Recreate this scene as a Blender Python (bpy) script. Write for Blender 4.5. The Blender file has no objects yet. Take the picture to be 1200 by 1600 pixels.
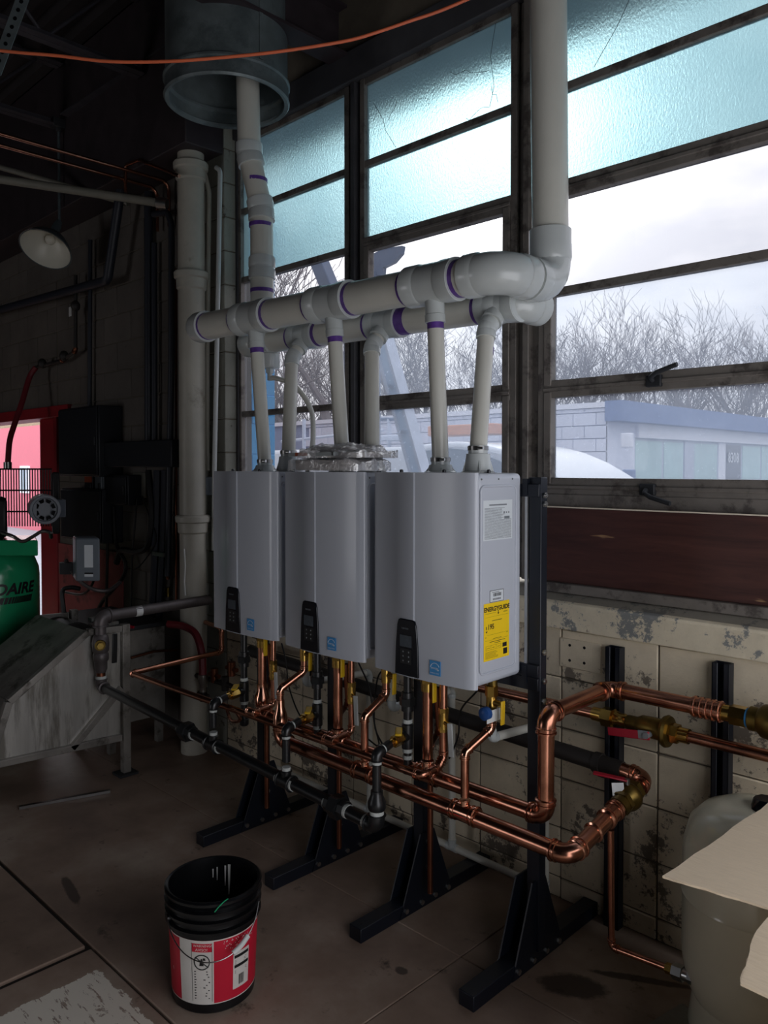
import bpy, bmesh, math, random
from mathutils import Vector, Matrix
V = Vector; PI = math.pi; R = math.radians
SC = bpy.context.scene; COL = SC.collection

# ---------------------------------------------------------------- camera
F, YAW, PITCH, CY, H = 1236.0, R(44.62), R(1.374), 759.5, 1.74
cd = bpy.data.cameras.new('camera'); cam = bpy.data.objects.new('camera', cd); COL.objects.link(cam)
cd.sensor_fit = 'HORIZONTAL'; cd.sensor_width = 36.0; cd.lens = 36.0 * F / 1200.0
cd.shift_y = -(800 - CY) / 1200.0; cd.clip_start = 0.05; cd.clip_end = 400
cam.location = (0, 0, H); cam.rotation_euler = (PI / 2 - PITCH, 0, YAW)
SC.camera = cam
# ---------------------------------------------------------------- view
SC.view_settings.view_transform = 'Standard'; SC.view_settings.look = 'None'
SC.view_settings.exposure = 1.85; SC.view_settings.gamma = 1.0; SC.view_settings.use_curve_mapping = False
try:
    SC.cycles.max_bounces = 10; SC.cycles.diffuse_bounces = 5; SC.cycles.glossy_bounces = 4
    SC.cycles.transparent_max_bounces = 16; SC.cycles.transmission_bounces = 8
    SC.cycles.caustics_reflective = False; SC.cycles.caustics_refractive = True
    SC.cycles.sample_clamp_indirect = 6.0; SC.cycles.use_denoising = True
except Exception: pass

# a ray through a pixel of the 1200x1600 frame, met with a known plane: used to read real positions off the photograph
_r = V((math.cos(YAW), math.sin(YAW), 0))
_f = V((-math.sin(YAW) * math.cos(PITCH), math.cos(YAW) * math.cos(PITCH), -math.sin(PITCH)))
_u = _r.cross(_f)
def at(px, py, X=None, Y=None, Z=None, d=None):
    v = _f + _r * ((px - 600) / F) + _u * ((CY - py) / F)
    t = d if d is not None else X / v.x if X is not None else Y / v.y if Y is not None else (Z - H) / v.z
    return V((0, 0, H)) + v * t

# ---------------------------------------------------------------- sky
SUN_DIR = (at(775, 195, d=1) - V((0, 0, H))).normalized()
W = bpy.data.worlds.new('overcast_sky'); SC.world = W; W.use_nodes = True
def N(nt, t, **k):
    n = nt.nodes.new(t); inp = k.pop('inp', {})
    for a, b in k.items(): setattr(n, a, b)
    for i, v in inp.items():
        if isinstance(v, bpy.types.NodeSocket): nt.links.new(v, n.inputs[i])
        else: n.inputs[i].default_value = v
    return n
def math_n(nt, op, a, b=None, clamp=False):
    n = N(nt, 'ShaderNodeMath', operation=op, use_clamp=clamp)
    for i, v in enumerate((a, b)):
        if v is None: continue
        if isinstance(v, bpy.types.NodeSocket): nt.links.new(v, n.inputs[i])
        else: n.inputs[i].default_value = v
    return n.outputs[0]
def ramp(nt, fac, stops, interp='LINEAR'):
    n = N(nt, 'ShaderNodeValToRGB', inp={0: fac}); cr = n.color_ramp; cr.interpolation = interp
    while len(cr.elements) < len(stops): cr.elements.new(0.5)
    for e, (p, c) in zip(cr.elements, stops):
        e.position = p; e.color = c if len(c) == 4 else (*c, 1)
    return n.outputs[0]
def mixc(nt, fac, a, b, mode='MIX'):
    n = N(nt, 'ShaderNodeMix', data_type='RGBA', blend_type=mode)
    for i, v in ((0, fac), (6, a), (7, b)):
        if isinstance(v, bpy.types.NodeSocket): nt.links.new(v, n.inputs[i])
        else: n.inputs[i].default_value = v if not isinstance(v, tuple) or len(v) == 4 else (*v, 1)
    return n.outputs[2]
nt = W.node_tree; nt.nodes.clear()
geo = N(nt, 'ShaderNodeTexCoord')
dirv = geo.outputs['Generated']
dot = N(nt, 'ShaderNodeVectorMath', operation='DOT_PRODUCT', inp={0: dirv, 1: SUN_DIR}).outputs['Value']
dotc = math_n(nt, 'MAXIMUM', dot, 0.0)
lobe1 = math_n(nt, 'MULTIPLY', math_n(nt, 'POWER', dotc, 220.0), 6.0)
lobe2 = math_n(nt, 'MULTIPLY', math_n(nt, 'POWER', dotc, 14.0), 0.5)
mp = N(nt, 'ShaderNodeMapping', inp={0: dirv, 3: (1.0, 1.0, 2.6)})
cl = N(nt, 'ShaderNodeTexNoise', inp={'Vector': mp.outputs[0], 'Scale': 5.0, 'Detail': 5.0, 'Roughness': 0.5})
clc = ramp(nt, cl.outputs[0], [(0.36, (0.64, 0.66, 0.74)), (0.62, (0.95, 0.94, 0.96))])
sky = mixc(nt, 1.0, clc, N(nt, 'ShaderNodeCombineColor', inp={0: math_n(nt, 'ADD', lobe1, lobe2), 1: math_n(nt, 'MULTIPLY', math_n(nt, 'ADD', lobe1, lobe2), 0.985), 2: math_n(nt, 'MULTIPLY', math_n(nt, 'ADD', lobe1, lobe2), 0.93)}).outputs[0], 'ADD')
zz_ = N(nt, 'ShaderNodeSeparateXYZ', inp={0: dirv}).outputs[2]
grad = math_n(nt, 'ADD', math_n(nt, 'MULTIPLY', math_n(nt, 'MAXIMUM', zz_, 0.0), 0.5), 0.86)
sky = mixc(nt, 1.0, sky, N(nt, 'ShaderNodeCombineColor', inp={0: grad, 1: grad, 2: grad}).outputs[0], 'MULTIPLY')
bg = N(nt, 'ShaderNodeBackground', inp={0: sky, 1: 1.0})
nt.links.new(bg.outputs[0], N(nt, 'ShaderNodeOutputWorld').inputs[0])
try: W.cycles.sampling_method = 'MANUAL'; W.cycles.sample_map_resolution = 1024
except Exception: pass
# openings that let the sky in: sampling portals (they add no light of their own)
def portal(name, loc, rot, sx, sy):
    l = bpy.data.lights.new(name, 'AREA'); l.shape = 'RECTANGLE'; l.size = sx; l.size_y = sy
    l.cycles.is_portal = True
    o = bpy.data.objects.new(name, l); COL.objects.link(o); o.location = loc; o.rotation_euler = rot
portal('window_portal', (-1.8, 2.98, 2.5), (-PI / 2, 0, 0), 4.5, 2.6)
portal('far_fill_portal', (-6.5, -6.22, 1.1), (PI / 2, 0, 0), 2.0, 2.2)  # unseen opening added as fill for the dark left side
portal('doorway_portal', (.82, 1.35, 1.1), (0, PI / 2, 0), 2.2, 2.7)  # unseen doorway, placed and sized for the side light it gives

# ---------------------------------------------------------------- materials
def lin(c):
    c = [x / 255 for x in c]
    return tuple(x / 12.92 if x <= 0.04045 else ((x + 0.055) / 1.055) ** 2.4 for x in c)
MATS = {}
def mat(name, rgb, rough=0.5, metal=0.0, var=0.12, scale=8.0, bump=0.0, bscale=60.0, coat=0.0, rnd=0.0, dirt=None, dscale=6.0, dlo=0.52, dhi=0.62, stretch=(1, 1, 1), spec=0.5):
    m = bpy.data.materials.new(name); m.use_nodes = True; t = m.node_tree; b = t.nodes['Principled BSDF']
    c = lin(rgb); tc = N(t, 'ShaderNodeTexCoord')
    vec = N(t, 'ShaderNodeMapping', inp={0: tc.outputs['Object'], 3: stretch}).outputs[0]
    n = N(t, 'ShaderNodeTexNoise', inp={'Vector': vec, 'Scale': scale, 'Detail': 5.0, 'Roughness': 0.6})
    lo = tuple(x * (1 - var) for x in c); hi = tuple(min(1, x * (1 + var)) for x in c)
    col = ramp(t, n.outputs[0], [(0.3, lo), (0.7, hi)])
    if dirt is not None:
        n2 = N(t, 'ShaderNodeTexNoise', inp={'Vector': vec, 'Scale': dscale, 'Detail': 8.0, 'Roughness': 0.68})
        col = mixc(t, ramp(t, n2.outputs[0], [(dlo, (0, 0, 0)), (dhi, (1, 1, 1))]), col, lin(dirt))
    if rnd:
        oi = N(t, 'ShaderNodeObjectInfo')
        hs = N(t, 'ShaderNodeHueSaturation', inp={'Value': math_n(t, 'ADD', math_n(t, 'MULTIPLY', oi.outputs['Random'], 2 * rnd), 1 - rnd), 'Color': col})
        col = hs.outputs[0]
    t.links.new(col, b.inputs['Base Color'])
    b.inputs['Metallic'].default_value = metal; b.inputs['Specular IOR Level'].default_value = spec
    if var > .025:
        rr = math_n(t, 'ADD', math_n(t, 'MULTIPLY', n.outputs[0], 0.25 * rough), rough * 0.87)
        t.links.new(rr, b.inputs['Roughness'])
    else: b.inputs['Roughness'].default_value = rough
    if coat: b.inputs['Coat Weight'].default_value = coat; b.inputs['Coat Roughness'].default_value = 0.12
    if bump:
        n3 = N(t, 'ShaderNodeTexNoise', inp={'Vector': vec, 'Scale': bscale, 'Detail': 4.0})
        t.links.new(N(t, 'ShaderNodeBump', inp={'Strength': bump, 'Distance': 0.01, 'Height': n3.outputs[0]}).outputs[0], b.inputs['Normal'])
    MATS[name] = m
    return m
mat('enamel', (188, 193, 203), 0.3, var=0.0, coat=0.3)
mat('black_plastic', (14, 18, 26), 0.22, var=0.2)
mat('pad_plastic', (10, 12, 16), 0.35)
mat('scuffed_plastic', (60, 68, 76), 0.4, var=0.3, scale=60)
mat('screen_glass', (120, 128, 132), 0.15)
mat('badge_blue', (58, 140, 200), 0.4, var=0.03)
mat('white_print', (228, 232, 236), 0.5, var=0.02)
mat('yellow_label', (248, 208, 24), 0.45, var=0.03)
mat('black_print', (18, 18, 20), 0.5)
mat('grey_print', (120, 126, 132), 0.6)
mat('paper_label', (214, 220, 224), 0.5, var=0.02)
mat('pvc', (204, 203, 194), 0.3, var=0.03, coat=0.15)
mat('pvc_fitting', (190, 195, 194), 0.26, var=0.02, coat=0.3)
mat('purple_primer', (92, 58, 140), 0.4, var=0.3, scale=30)
mat('steel_band', (150, 148, 146), 0.3, 1.0)
mat('bolt_steel', (190, 190, 188), 0.3, 1.0)
mat('rack_black', (13, 19, 30), 0.42, var=0.2)
mat('copper', (190, 132, 108), 0.24, 1.0, var=0.16, scale=14, dirt=(128, 84, 66), dscale=5, dlo=0.5, dhi=0.75)
mat('copper_bright', (220, 164, 138), 0.16, 1.0, var=0.1, scale=20)
mat('copper_old', (128, 80, 60), 0.4, 1.0, var=0.25, scale=10)
mat('brass', (196, 160, 84), 0.24, 1.0, var=0.18, scale=30)
mat('brass_old', (120, 100, 52), 0.42, 1.0, var=0.25, scale=14)
mat('black_iron', (22, 24, 26), 0.34, var=0.3, scale=20, spec=0.6)
mat('grey_iron', (98, 92, 92), 0.5, 0.5, var=0.2, scale=10)
mat('old_iron', (38, 34, 32), 0.6, var=0.3, scale=8)
mat('thread_tape', (196, 200, 196), 0.6, var=0.15, scale=40)
mat('yellow_handle', (214, 172, 30), 0.4)
mat('red_handle', (160, 24, 44), 0.35)
mat('blue_plastic', (28, 70, 130), 0.4)
mat('grey_plastic', (120, 124, 126), 0.5)
mat('tag_white', (220, 222, 220), 0.5)
mat('galvanised', (112, 122, 124), 0.42, 0.35, var=0.22, scale=9, dirt=(88, 98, 100), dscale=3)
mat('stainless', (202, 200, 194), 0.34, 0.6, var=0.25, scale=3, stretch=(3, 3, .4), dirt=(150, 146, 138), dscale=2.5)
mat('stainless_dull', (150, 146, 140), 0.45, 0.5, var=0.3, scale=5, dirt=(96, 92, 86))
mat('dark_steel', (36, 38, 42), 0.6, var=0.3)
mat('ceiling_paint', (40, 36, 38), 0.8, var=0.3)
mat('joist_paint', (58, 56, 62), 0.6, var=0.3)
mat('girder_paint', (50, 42, 46), 0.6, var=0.3)
mat('cast_paint', (178, 174, 162), 0.45, var=0.08, dirt=(120, 112, 98), dscale=4, dlo=.6, dhi=.75)
mat('conduit_white', (200, 204, 202), 0.4, var=0.05)
mat('conduit_grey', (120, 118, 108), 0.5, var=0.1)
mat('conduit_dark', (34, 38, 48), 0.5)
mat('cabinet_dark', (14, 18, 26), 0.5, var=0.2)
mat('cable_black', (10, 10, 12), 0.5)
mat('cord_orange', (226, 112, 72), 0.5, var=0.06)
mat('compressor_green', (38, 160, 108), 0.22, var=0.05, coat=0.4)
mat('motor_grey', (96, 102, 112), 0.45)
mat('pump_black', (14, 14, 16), 0.5)
mat('box_grey', (112, 120, 128), 0.4, var=0.05)
mat('lamp_enamel', (206, 204, 192), 0.35, var=0.03)
mat('lamp_outer', (74, 84, 88), 0.4)
mat('bucket_black', (10, 11, 14), 0.32, var=0.3, scale=12)
mat('bucket_white', (214, 210, 204), 0.45, var=0.04, dirt=(60, 56, 52), dscale=26, dlo=.68, dhi=.7)
mat('bucket_red', (196, 24, 52), 0.42, var=0.05, dirt=(240, 236, 230), dscale=30, dlo=.69, dhi=.7)
mat('paint_splash', (190, 190, 186), 0.5)
mat('tank_beige', (228, 224, 202), 0.2, var=0.03, coat=0.3)
mat('cardboard', (228, 208, 180), 0.85, var=0.05, scale=30, stretch=(1, 12, 1), bump=.35, bscale=9)
mat('cardboard_edge', (236, 224, 204), 0.9, var=0.1, scale=60)
mat('concrete_pale', (150, 146, 136), 0.9, var=0.15, bump=.3)
mat('red_paint', (150, 24, 36), 0.5, var=0.12)
mat('dusty_red_paint', (150, 70, 72), 0.7, var=0.15, dirt=(92, 50, 50), dscale=3)
mat('red_hose', (110, 26, 36), 0.5)
mat('pink_wall', (176, 90, 104), 0.8, var=0.04)
mat('blue_wall', (84, 186, 250), 0.7, var=0.05)
mat('building_block', (226, 230, 244), 0.85, var=0.05, rnd=.05)
mat('building_mortar', (140, 150, 180), 0.9)
mat('fascia_blue', (110, 132, 176), 0.6, var=0.1)
mat('building_white', (240, 242, 250), 0.6, var=0.04)
mat('shop_glass', (170, 206, 206), 0.12, var=0.15, scale=1.5)
mat('shop_dark', (56, 68, 92), 0.15)
mat('alu_grey', (190, 198, 214), 0.4)
mat('van_white', (226, 232, 240), 0.2, var=0.02, coat=.5)
mat('van_glass', (90, 110, 128), 0.08)
mat('tyre', (20, 20, 22), 0.8)
mat('orange_paint', (206, 132, 84), 0.6)
mat('boom_blue', (160, 190, 220), 0.4, var=.1)
mat('boom_dark', (66, 86, 118), 0.4, var=.1)
mat('asphalt', (120, 122, 128), 0.9, var=0.15)
mat('hazed_bark', (112, 104, 104), 0.9, var=0.2)  # bark colour paled to carry the distance haze
mat('roof_gravel', (110, 92, 70), 0.9, var=.4, scale=20)
mat('soffit', (70, 82, 92), 0.8)
mat('window_steel', (124, 118, 112), 0.5, 0.2, var=0.15, scale=12, dirt=(84, 78, 74), dscale=9)
mat('window_dark', (84, 84, 88), 0.55, 0.3, var=0.2)
mat('mortar', (104, 96, 84), 0.95, var=.2)
mat('floor_dirt', (46, 41, 37), .95, var=.3)
mat('plastic_orange', (180, 84, 48), .5)
mat('bag_paper', (216, 210, 206), .5, var=.06, scale=3)
mat('book_cover', (150, 156, 158), .4)

def surface(m): t = m.node_tree; return t, t.nodes['Principled BSDF'], t.nodes['Material Output']
# painted concrete block: chipped cream paint, grey under it, rust and mould
def block_mat(name, paint, under, mould, chip, dlo):
    m = bpy.data.materials.new(name); m.use_nodes = True; t, b, o = surface(m)
    g = N(t, 'ShaderNodeNewGeometry').outputs['Position']
    n1 = N(t, 'ShaderNodeTexNoise', inp={'Vector': g, 'Scale': 2.2, 'Detail': 10.0, 'Roughness': 0.66})
    n2 = N(t, 'ShaderNodeTexNoise', inp={'Vector': g, 'Scale': 5.0, 'Detail': 12.0, 'Roughness': 0.78})
    n3 = N(t, 'ShaderNodeTexNoise', inp={'Vector': g, 'Scale': 40.0, 'Detail': 6.0, 'Roughness': 0.7})
    oi = N(t, 'ShaderNodeObjectInfo')
    p = tuple(x for x in lin(paint))
    col = ramp(t, n1.outputs[0], [(0.3, tuple(x * 0.72 for x in p)), (0.7, tuple(x * 1.1 for x in p))])
    col = mixc(t, ramp(t, n2.outputs[0], [(chip, (0, 0, 0)), (chip + 0.02, (1, 1, 1))]), col, lin(under))
    n4 = N(t, 'ShaderNodeTexNoise', inp={'Vector': g, 'Scale': 3.1, 'Detail': 12.0, 'Roughness': 0.8, 'W': 3.0}, noise_dimensions='4D')
    col = mixc(t, ramp(t, n4.outputs[0], [(dlo, (0, 0, 0)), (dlo + .06, (1, 1, 1))]), col, lin(mould))
    n5 = N(t, 'ShaderNodeTexNoise', inp={'Vector': g, 'Scale': 17.0, 'Detail': 10.0, 'Roughness': 0.8})
    col = mixc(t, ramp(t, n5.outputs[0], [(.60, (0, 0, 0)), (.68, (.8, .8, .8))]), col, lin(mould))
    hs = N(t, 'ShaderNodeHueSaturation', inp={'Value': math_n(t, 'ADD', math_n(t, 'MULTIPLY', oi.outputs['Random'], .16), .92), 'Color': col})
    t.links.new(hs.outputs[0], b.inputs['Base Color']); b.inputs['Roughness'].default_value = 0.85
    h = math_n(t, 'ADD', math_n(t, 'MULTIPLY', n3.outputs[0], .5), n2.outputs[0])
    t.links.new(N(t, 'ShaderNodeBump', inp={'Strength': .5, 'Distance': .006, 'Height': h}).outputs[0], b.inputs['Normal'])
    MATS[name] = m
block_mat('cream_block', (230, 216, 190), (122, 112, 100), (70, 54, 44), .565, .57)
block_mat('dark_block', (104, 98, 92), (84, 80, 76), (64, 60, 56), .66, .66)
block_mat('jamb_block', (150, 150, 140), (96, 92, 84), (66, 62, 56), .6, .62)
block_mat('sill_concrete', (236, 224, 198), (136, 138, 136), (110, 80, 58), .535, .57)
block_mat('sill_top', (150, 144, 132), (112, 110, 104), (84, 68, 54), .54, .56)
# floor
m = bpy.data.materials.new('floor_concrete'); m.use_nodes = True; t, b, o = surface(m); MATS['floor_concrete'] = m
g = N(t, 'ShaderNodeNewGeometry').outputs['Position']
n1 = N(t, 'ShaderNodeTexNoise', inp={'Vector': g, 'Scale': 1.3, 'Detail': 10.0, 'Roughness': 0.62})
n2 = N(t, 'ShaderNodeTexNoise', inp={'Vector': g, 'Scale': 7.0, 'Detail': 10.0, 'Roughness': 0.7})
col = ramp(t, n1.outputs[0], [(0.32, lin((108, 89, 77))), (0.5, lin((150, 128, 113))), (0.68, lin((184, 168, 153)))])
col = mixc(t, ramp(t, n2.outputs[0], [(0.6, (0, 0, 0)), (0.72, (1, 1, 1))]), col, lin((66, 54, 46)))
# worn white floor paint in one corner of the bay (its edges are where it was rolled)
sx = N(t, 'ShaderNodeSeparateXYZ', inp={0: g})
n3 = N(t, 'ShaderNodeTexNoise', inp={'Vector': g, 'Scale': 9.0, 'Detail': 12.0, 'Roughness': 0.75})
n5 = N(t, 'ShaderNodeTexNoise', inp={'Vector': N(t, 'ShaderNodeMapping', inp={0: g, 2: (0, 0, .6), 3: (9, 46, 1)}).outputs[0], 'Scale': 1.0, 'Detail': 8.0, 'Roughness': 0.7})
wob = math_n(t, 'MULTIPLY', math_n(t, 'SUBTRACT', n3.outputs[0], .5), .10)
ex = math_n(t, 'GREATER_THAN', math_n(t, 'ADD', sx.outputs[0], wob), -2.60)
ey = math_n(t, 'LESS_THAN', math_n(t, 'ADD', sx.outputs[1], wob), 1.225)
keep = math_n(t, 'LESS_THAN', n3.outputs[0], .60)
keep2 = math_n(t, 'LESS_THAN', n5.outputs[0], .585)
pm = math_n(t, 'MULTIPLY', math_n(t, 'MULTIPLY', ex, ey), math_n(t, 'MULTIPLY', keep, keep2))
col = mixc(t, pm, col, lin((238, 230, 216)))
for (cx, cy, rx, ry, ang) in ((*at(895, 1540, Z=0)[:2], .12, .07, .6), (*at(110, 1390, Z=0)[:2], .14, .025, -.2), (*at(628, 1517, Z=0)[:2], .03, .022, 0), (*at(1000, 1530, Z=0)[:2], .2, .02, .5)):
    mpp = N(t, 'ShaderNodeMapping', inp={0: g, 1: (cx, cy, 0), 2: (0, 0, ang), 3: (rx, ry, 1)}, vector_type='TEXTURE').outputs[0]
    ln = math_n(t, 'ADD', N(t, 'ShaderNodeVectorMath', operation='LENGTH', inp={0: mpp}).outputs['Value'], math_n(t, 'MULTIPLY', math_n(t, 'SUBTRACT', n3.outputs[0], .5), 1.2))
    col = mixc(t, ramp(t, ln, [(.75, (.75, .75, .75)), (1.0, (0, 0, 0))]), col, lin((34, 27, 23)))
t.links.new(col, b.inputs['Base Color'])
t.links.new(ramp(t, n1.outputs[0], [(.3, (.42, .42, .42)), (.7, (.7, .7, .7))]), b.inputs['Roughness'])
hb = math_n(t, 'ADD', math_n(t, 'MULTIPLY', n2.outputs[0], .4), math_n(t, 'MULTIPLY', pm, .25))
t.links.new(N(t, 'ShaderNodeBump', inp={'Strength': .35, 'Distance': .006, 'Height': hb}).outputs[0], b.inputs['Normal'])
# brown-stained plywood with scratches
m = bpy.data.materials.new('plywood'); m.use_nodes = True; t, b, o = surface(m); MATS['plywood'] = m
g = N(t, 'ShaderNodeNewGeometry').outputs['Position']
mp = N(t, 'ShaderNodeMapping', inp={0: g, 3: (1.5, 1, 16)}).outputs[0]
n1 = N(t, 'ShaderNodeTexNoise', inp={'Vector': mp, 'Scale': 2.0, 'Detail': 9.0, 'Roughness': 0.65, 'Distortion': .8})
col = ramp(t, n1.outputs[0], [(0.3, lin((58, 32, 29))), (0.7, lin((84, 50, 44)))])
n2 = N(t, 'ShaderNodeTexNoise', inp={'Vector': N(t, 'ShaderNodeMapping', inp={0: g, 3: (3, 1, 40)}).outputs[0], 'Scale': 1.0, 'Detail': 3.0})
col = mixc(t, ramp(t, n2.outputs[0], [(0.69, (0, 0, 0)), (0.71, (.8, .8, .8))]), col, lin((176, 140, 100)))
t.links.new(col, b.inputs['Base Color']); b.inputs['Roughness'].default_value = .5
# clear window glass: dusty, lightly veiled, tinted dark to hold down the outdoors
def glass_mat(name, tint, veil, vcol, gloss=0.05, spots=0.0):
    m = bpy.data.materials.new(name); m.use_nodes = True; t, b, o = surface(m); t.nodes.remove(b); MATS[name] = m
    g = N(t, 'ShaderNodeNewGeometry').outputs['Position']
    tr = N(t, 'ShaderNodeBsdfTransparent', inp={0: (*tint, 1)})
    tl = N(t, 'ShaderNodeBsdfTranslucent', inp={0: (*vcol, 1)})
    n = N(t, 'ShaderNodeTexNoise', inp={'Vector': g, 'Scale': 3.0, 'Detail': 6.0, 'Roughness': .6})
    fac = math_n(t, 'MULTIPLY', math_n(t, 'ADD', math_n(t, 'MULTIPLY', n.outputs[0], 1.0), .5), veil)
    if spots:
        n2 = N(t, 'ShaderNodeTexNoise', inp={'Vector': g, 'Scale': 46.0, 'Detail': 5.0, 'Roughness': .7})
        n3 = N(t, 'ShaderNodeTexNoise', inp={'Vector': g, 'Scale': 4.0, 'Detail': 3.0})
        sp = math_n(t, 'MULTIPLY', ramp(t, n2.outputs[0], [(.62, (0, 0, 0)), (.72, (1, 1, 1))]), ramp(t, n3.outputs[0], [(.42, (0, 0, 0)), (.6, (1, 1, 1))]))
        fac = math_n(t, 'ADD', fac, math_n(t, 'MULTIPLY', sp, spots), True)
    m1 = N(t, 'ShaderNodeMixShader', inp={0: fac, 1: tr.outputs[0], 2: tl.outputs[0]})
    gl = N(t, 'ShaderNodeBsdfGlossy', inp={0: (1, 1, 1, 1), 'Roughness': .04})
    m2 = N(t, 'ShaderNodeMixShader', inp={0: gloss, 1: m1.outputs[0], 2: gl.outputs[0]})
    t.links.new(m2.outputs[0], o.inputs[0])
glass_mat('clear_glass', (.26, .26, .27), .10, (.28, .30, .34), .012, .2)
glass_mat('dusty_glass', (.25, .26, .275), .25, (.34, .39, .47), .012, .4)
# textured glass behind a blue film
m = bpy.data.materials.new('frosted_glass'); m.use_nodes = True; t, b, o = surface(m); t.nodes.remove(b); MATS['frosted_glass'] = m
g = N(t, 'ShaderNodeNewGeometry').outputs['Position']
n = N(t, 'ShaderNodeTexNoise', inp={'Vector': N(t, 'ShaderNodeMapping', inp={0: g, 3: (1, 1, .55)}).outputs[0], 'Scale': 120.0, 'Detail': 3.0, 'Roughness': .6})
n2 = N(t, 'ShaderNodeTexNoise', inp={'Vector': g, 'Scale': 2.0, 'Detail': 6.0})
bm_ = N(t, 'ShaderNodeBump', inp={'Strength': .42, 'Distance': .004, 'Height': n.outputs[0]})
tint = ramp(t, n2.outputs[0], [(.3, (.345, .445, .47)), (.7, (.39, .485, .505))])
rf = N(t, 'ShaderNodeBsdfRefraction', inp={0: tint, 'Roughness': .30, 'IOR': 1.33, 'Normal': bm_.outputs[0]})
tl = N(t, 'ShaderNodeBsdfTranslucent', inp={0: tint, 'Normal': bm_.outputs[0]})
m1 = N(t, 'ShaderNodeMixShader', inp={0: .30, 1: rf.outputs[0], 2: tl.outputs[0]})
t.links.new(m1.outputs[0], o.inputs[0])
# clear plastic bag film
m = bpy.data.materials.new('bag_film'); m.use_nodes = True; t, b, o = surface(m); t.nodes.remove(b); MATS['bag_film'] = m
g = N(t, 'ShaderNodeNewGeometry').outputs['Position']
n = N(t, 'ShaderNodeTexNoise', inp={'Vector': g, 'Scale': 30.0, 'Detail': 4.0, 'Distortion': 1.0})
bp = N(t, 'ShaderNodeBump', inp={'Strength': .9, 'Distance': .01, 'Height': n.outputs[0]})
gl = N(t, 'ShaderNodeBsdfGlossy', inp={0: (1, 1, 1, 1), 'Roughness': .12, 'Normal': bp.outputs[0]})
df = N(t, 'ShaderNodeBsdfDiffuse', inp={0: (.8, .8, .82, 1)})
tr = N(t, 'ShaderNodeBsdfTransparent', inp={0: (.95, .95, .96, 1)})
m1 = N(t, 'ShaderNodeMixShader', inp={0: .34, 1: tr.outputs[0], 2: df.outputs[0]})
m2 = N(t, 'ShaderNodeMixShader', inp={0: .22, 1: m1.outputs[0], 2: gl.outputs[0]})
t.links.new(m2.outputs[0], o.inputs[0])
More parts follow.
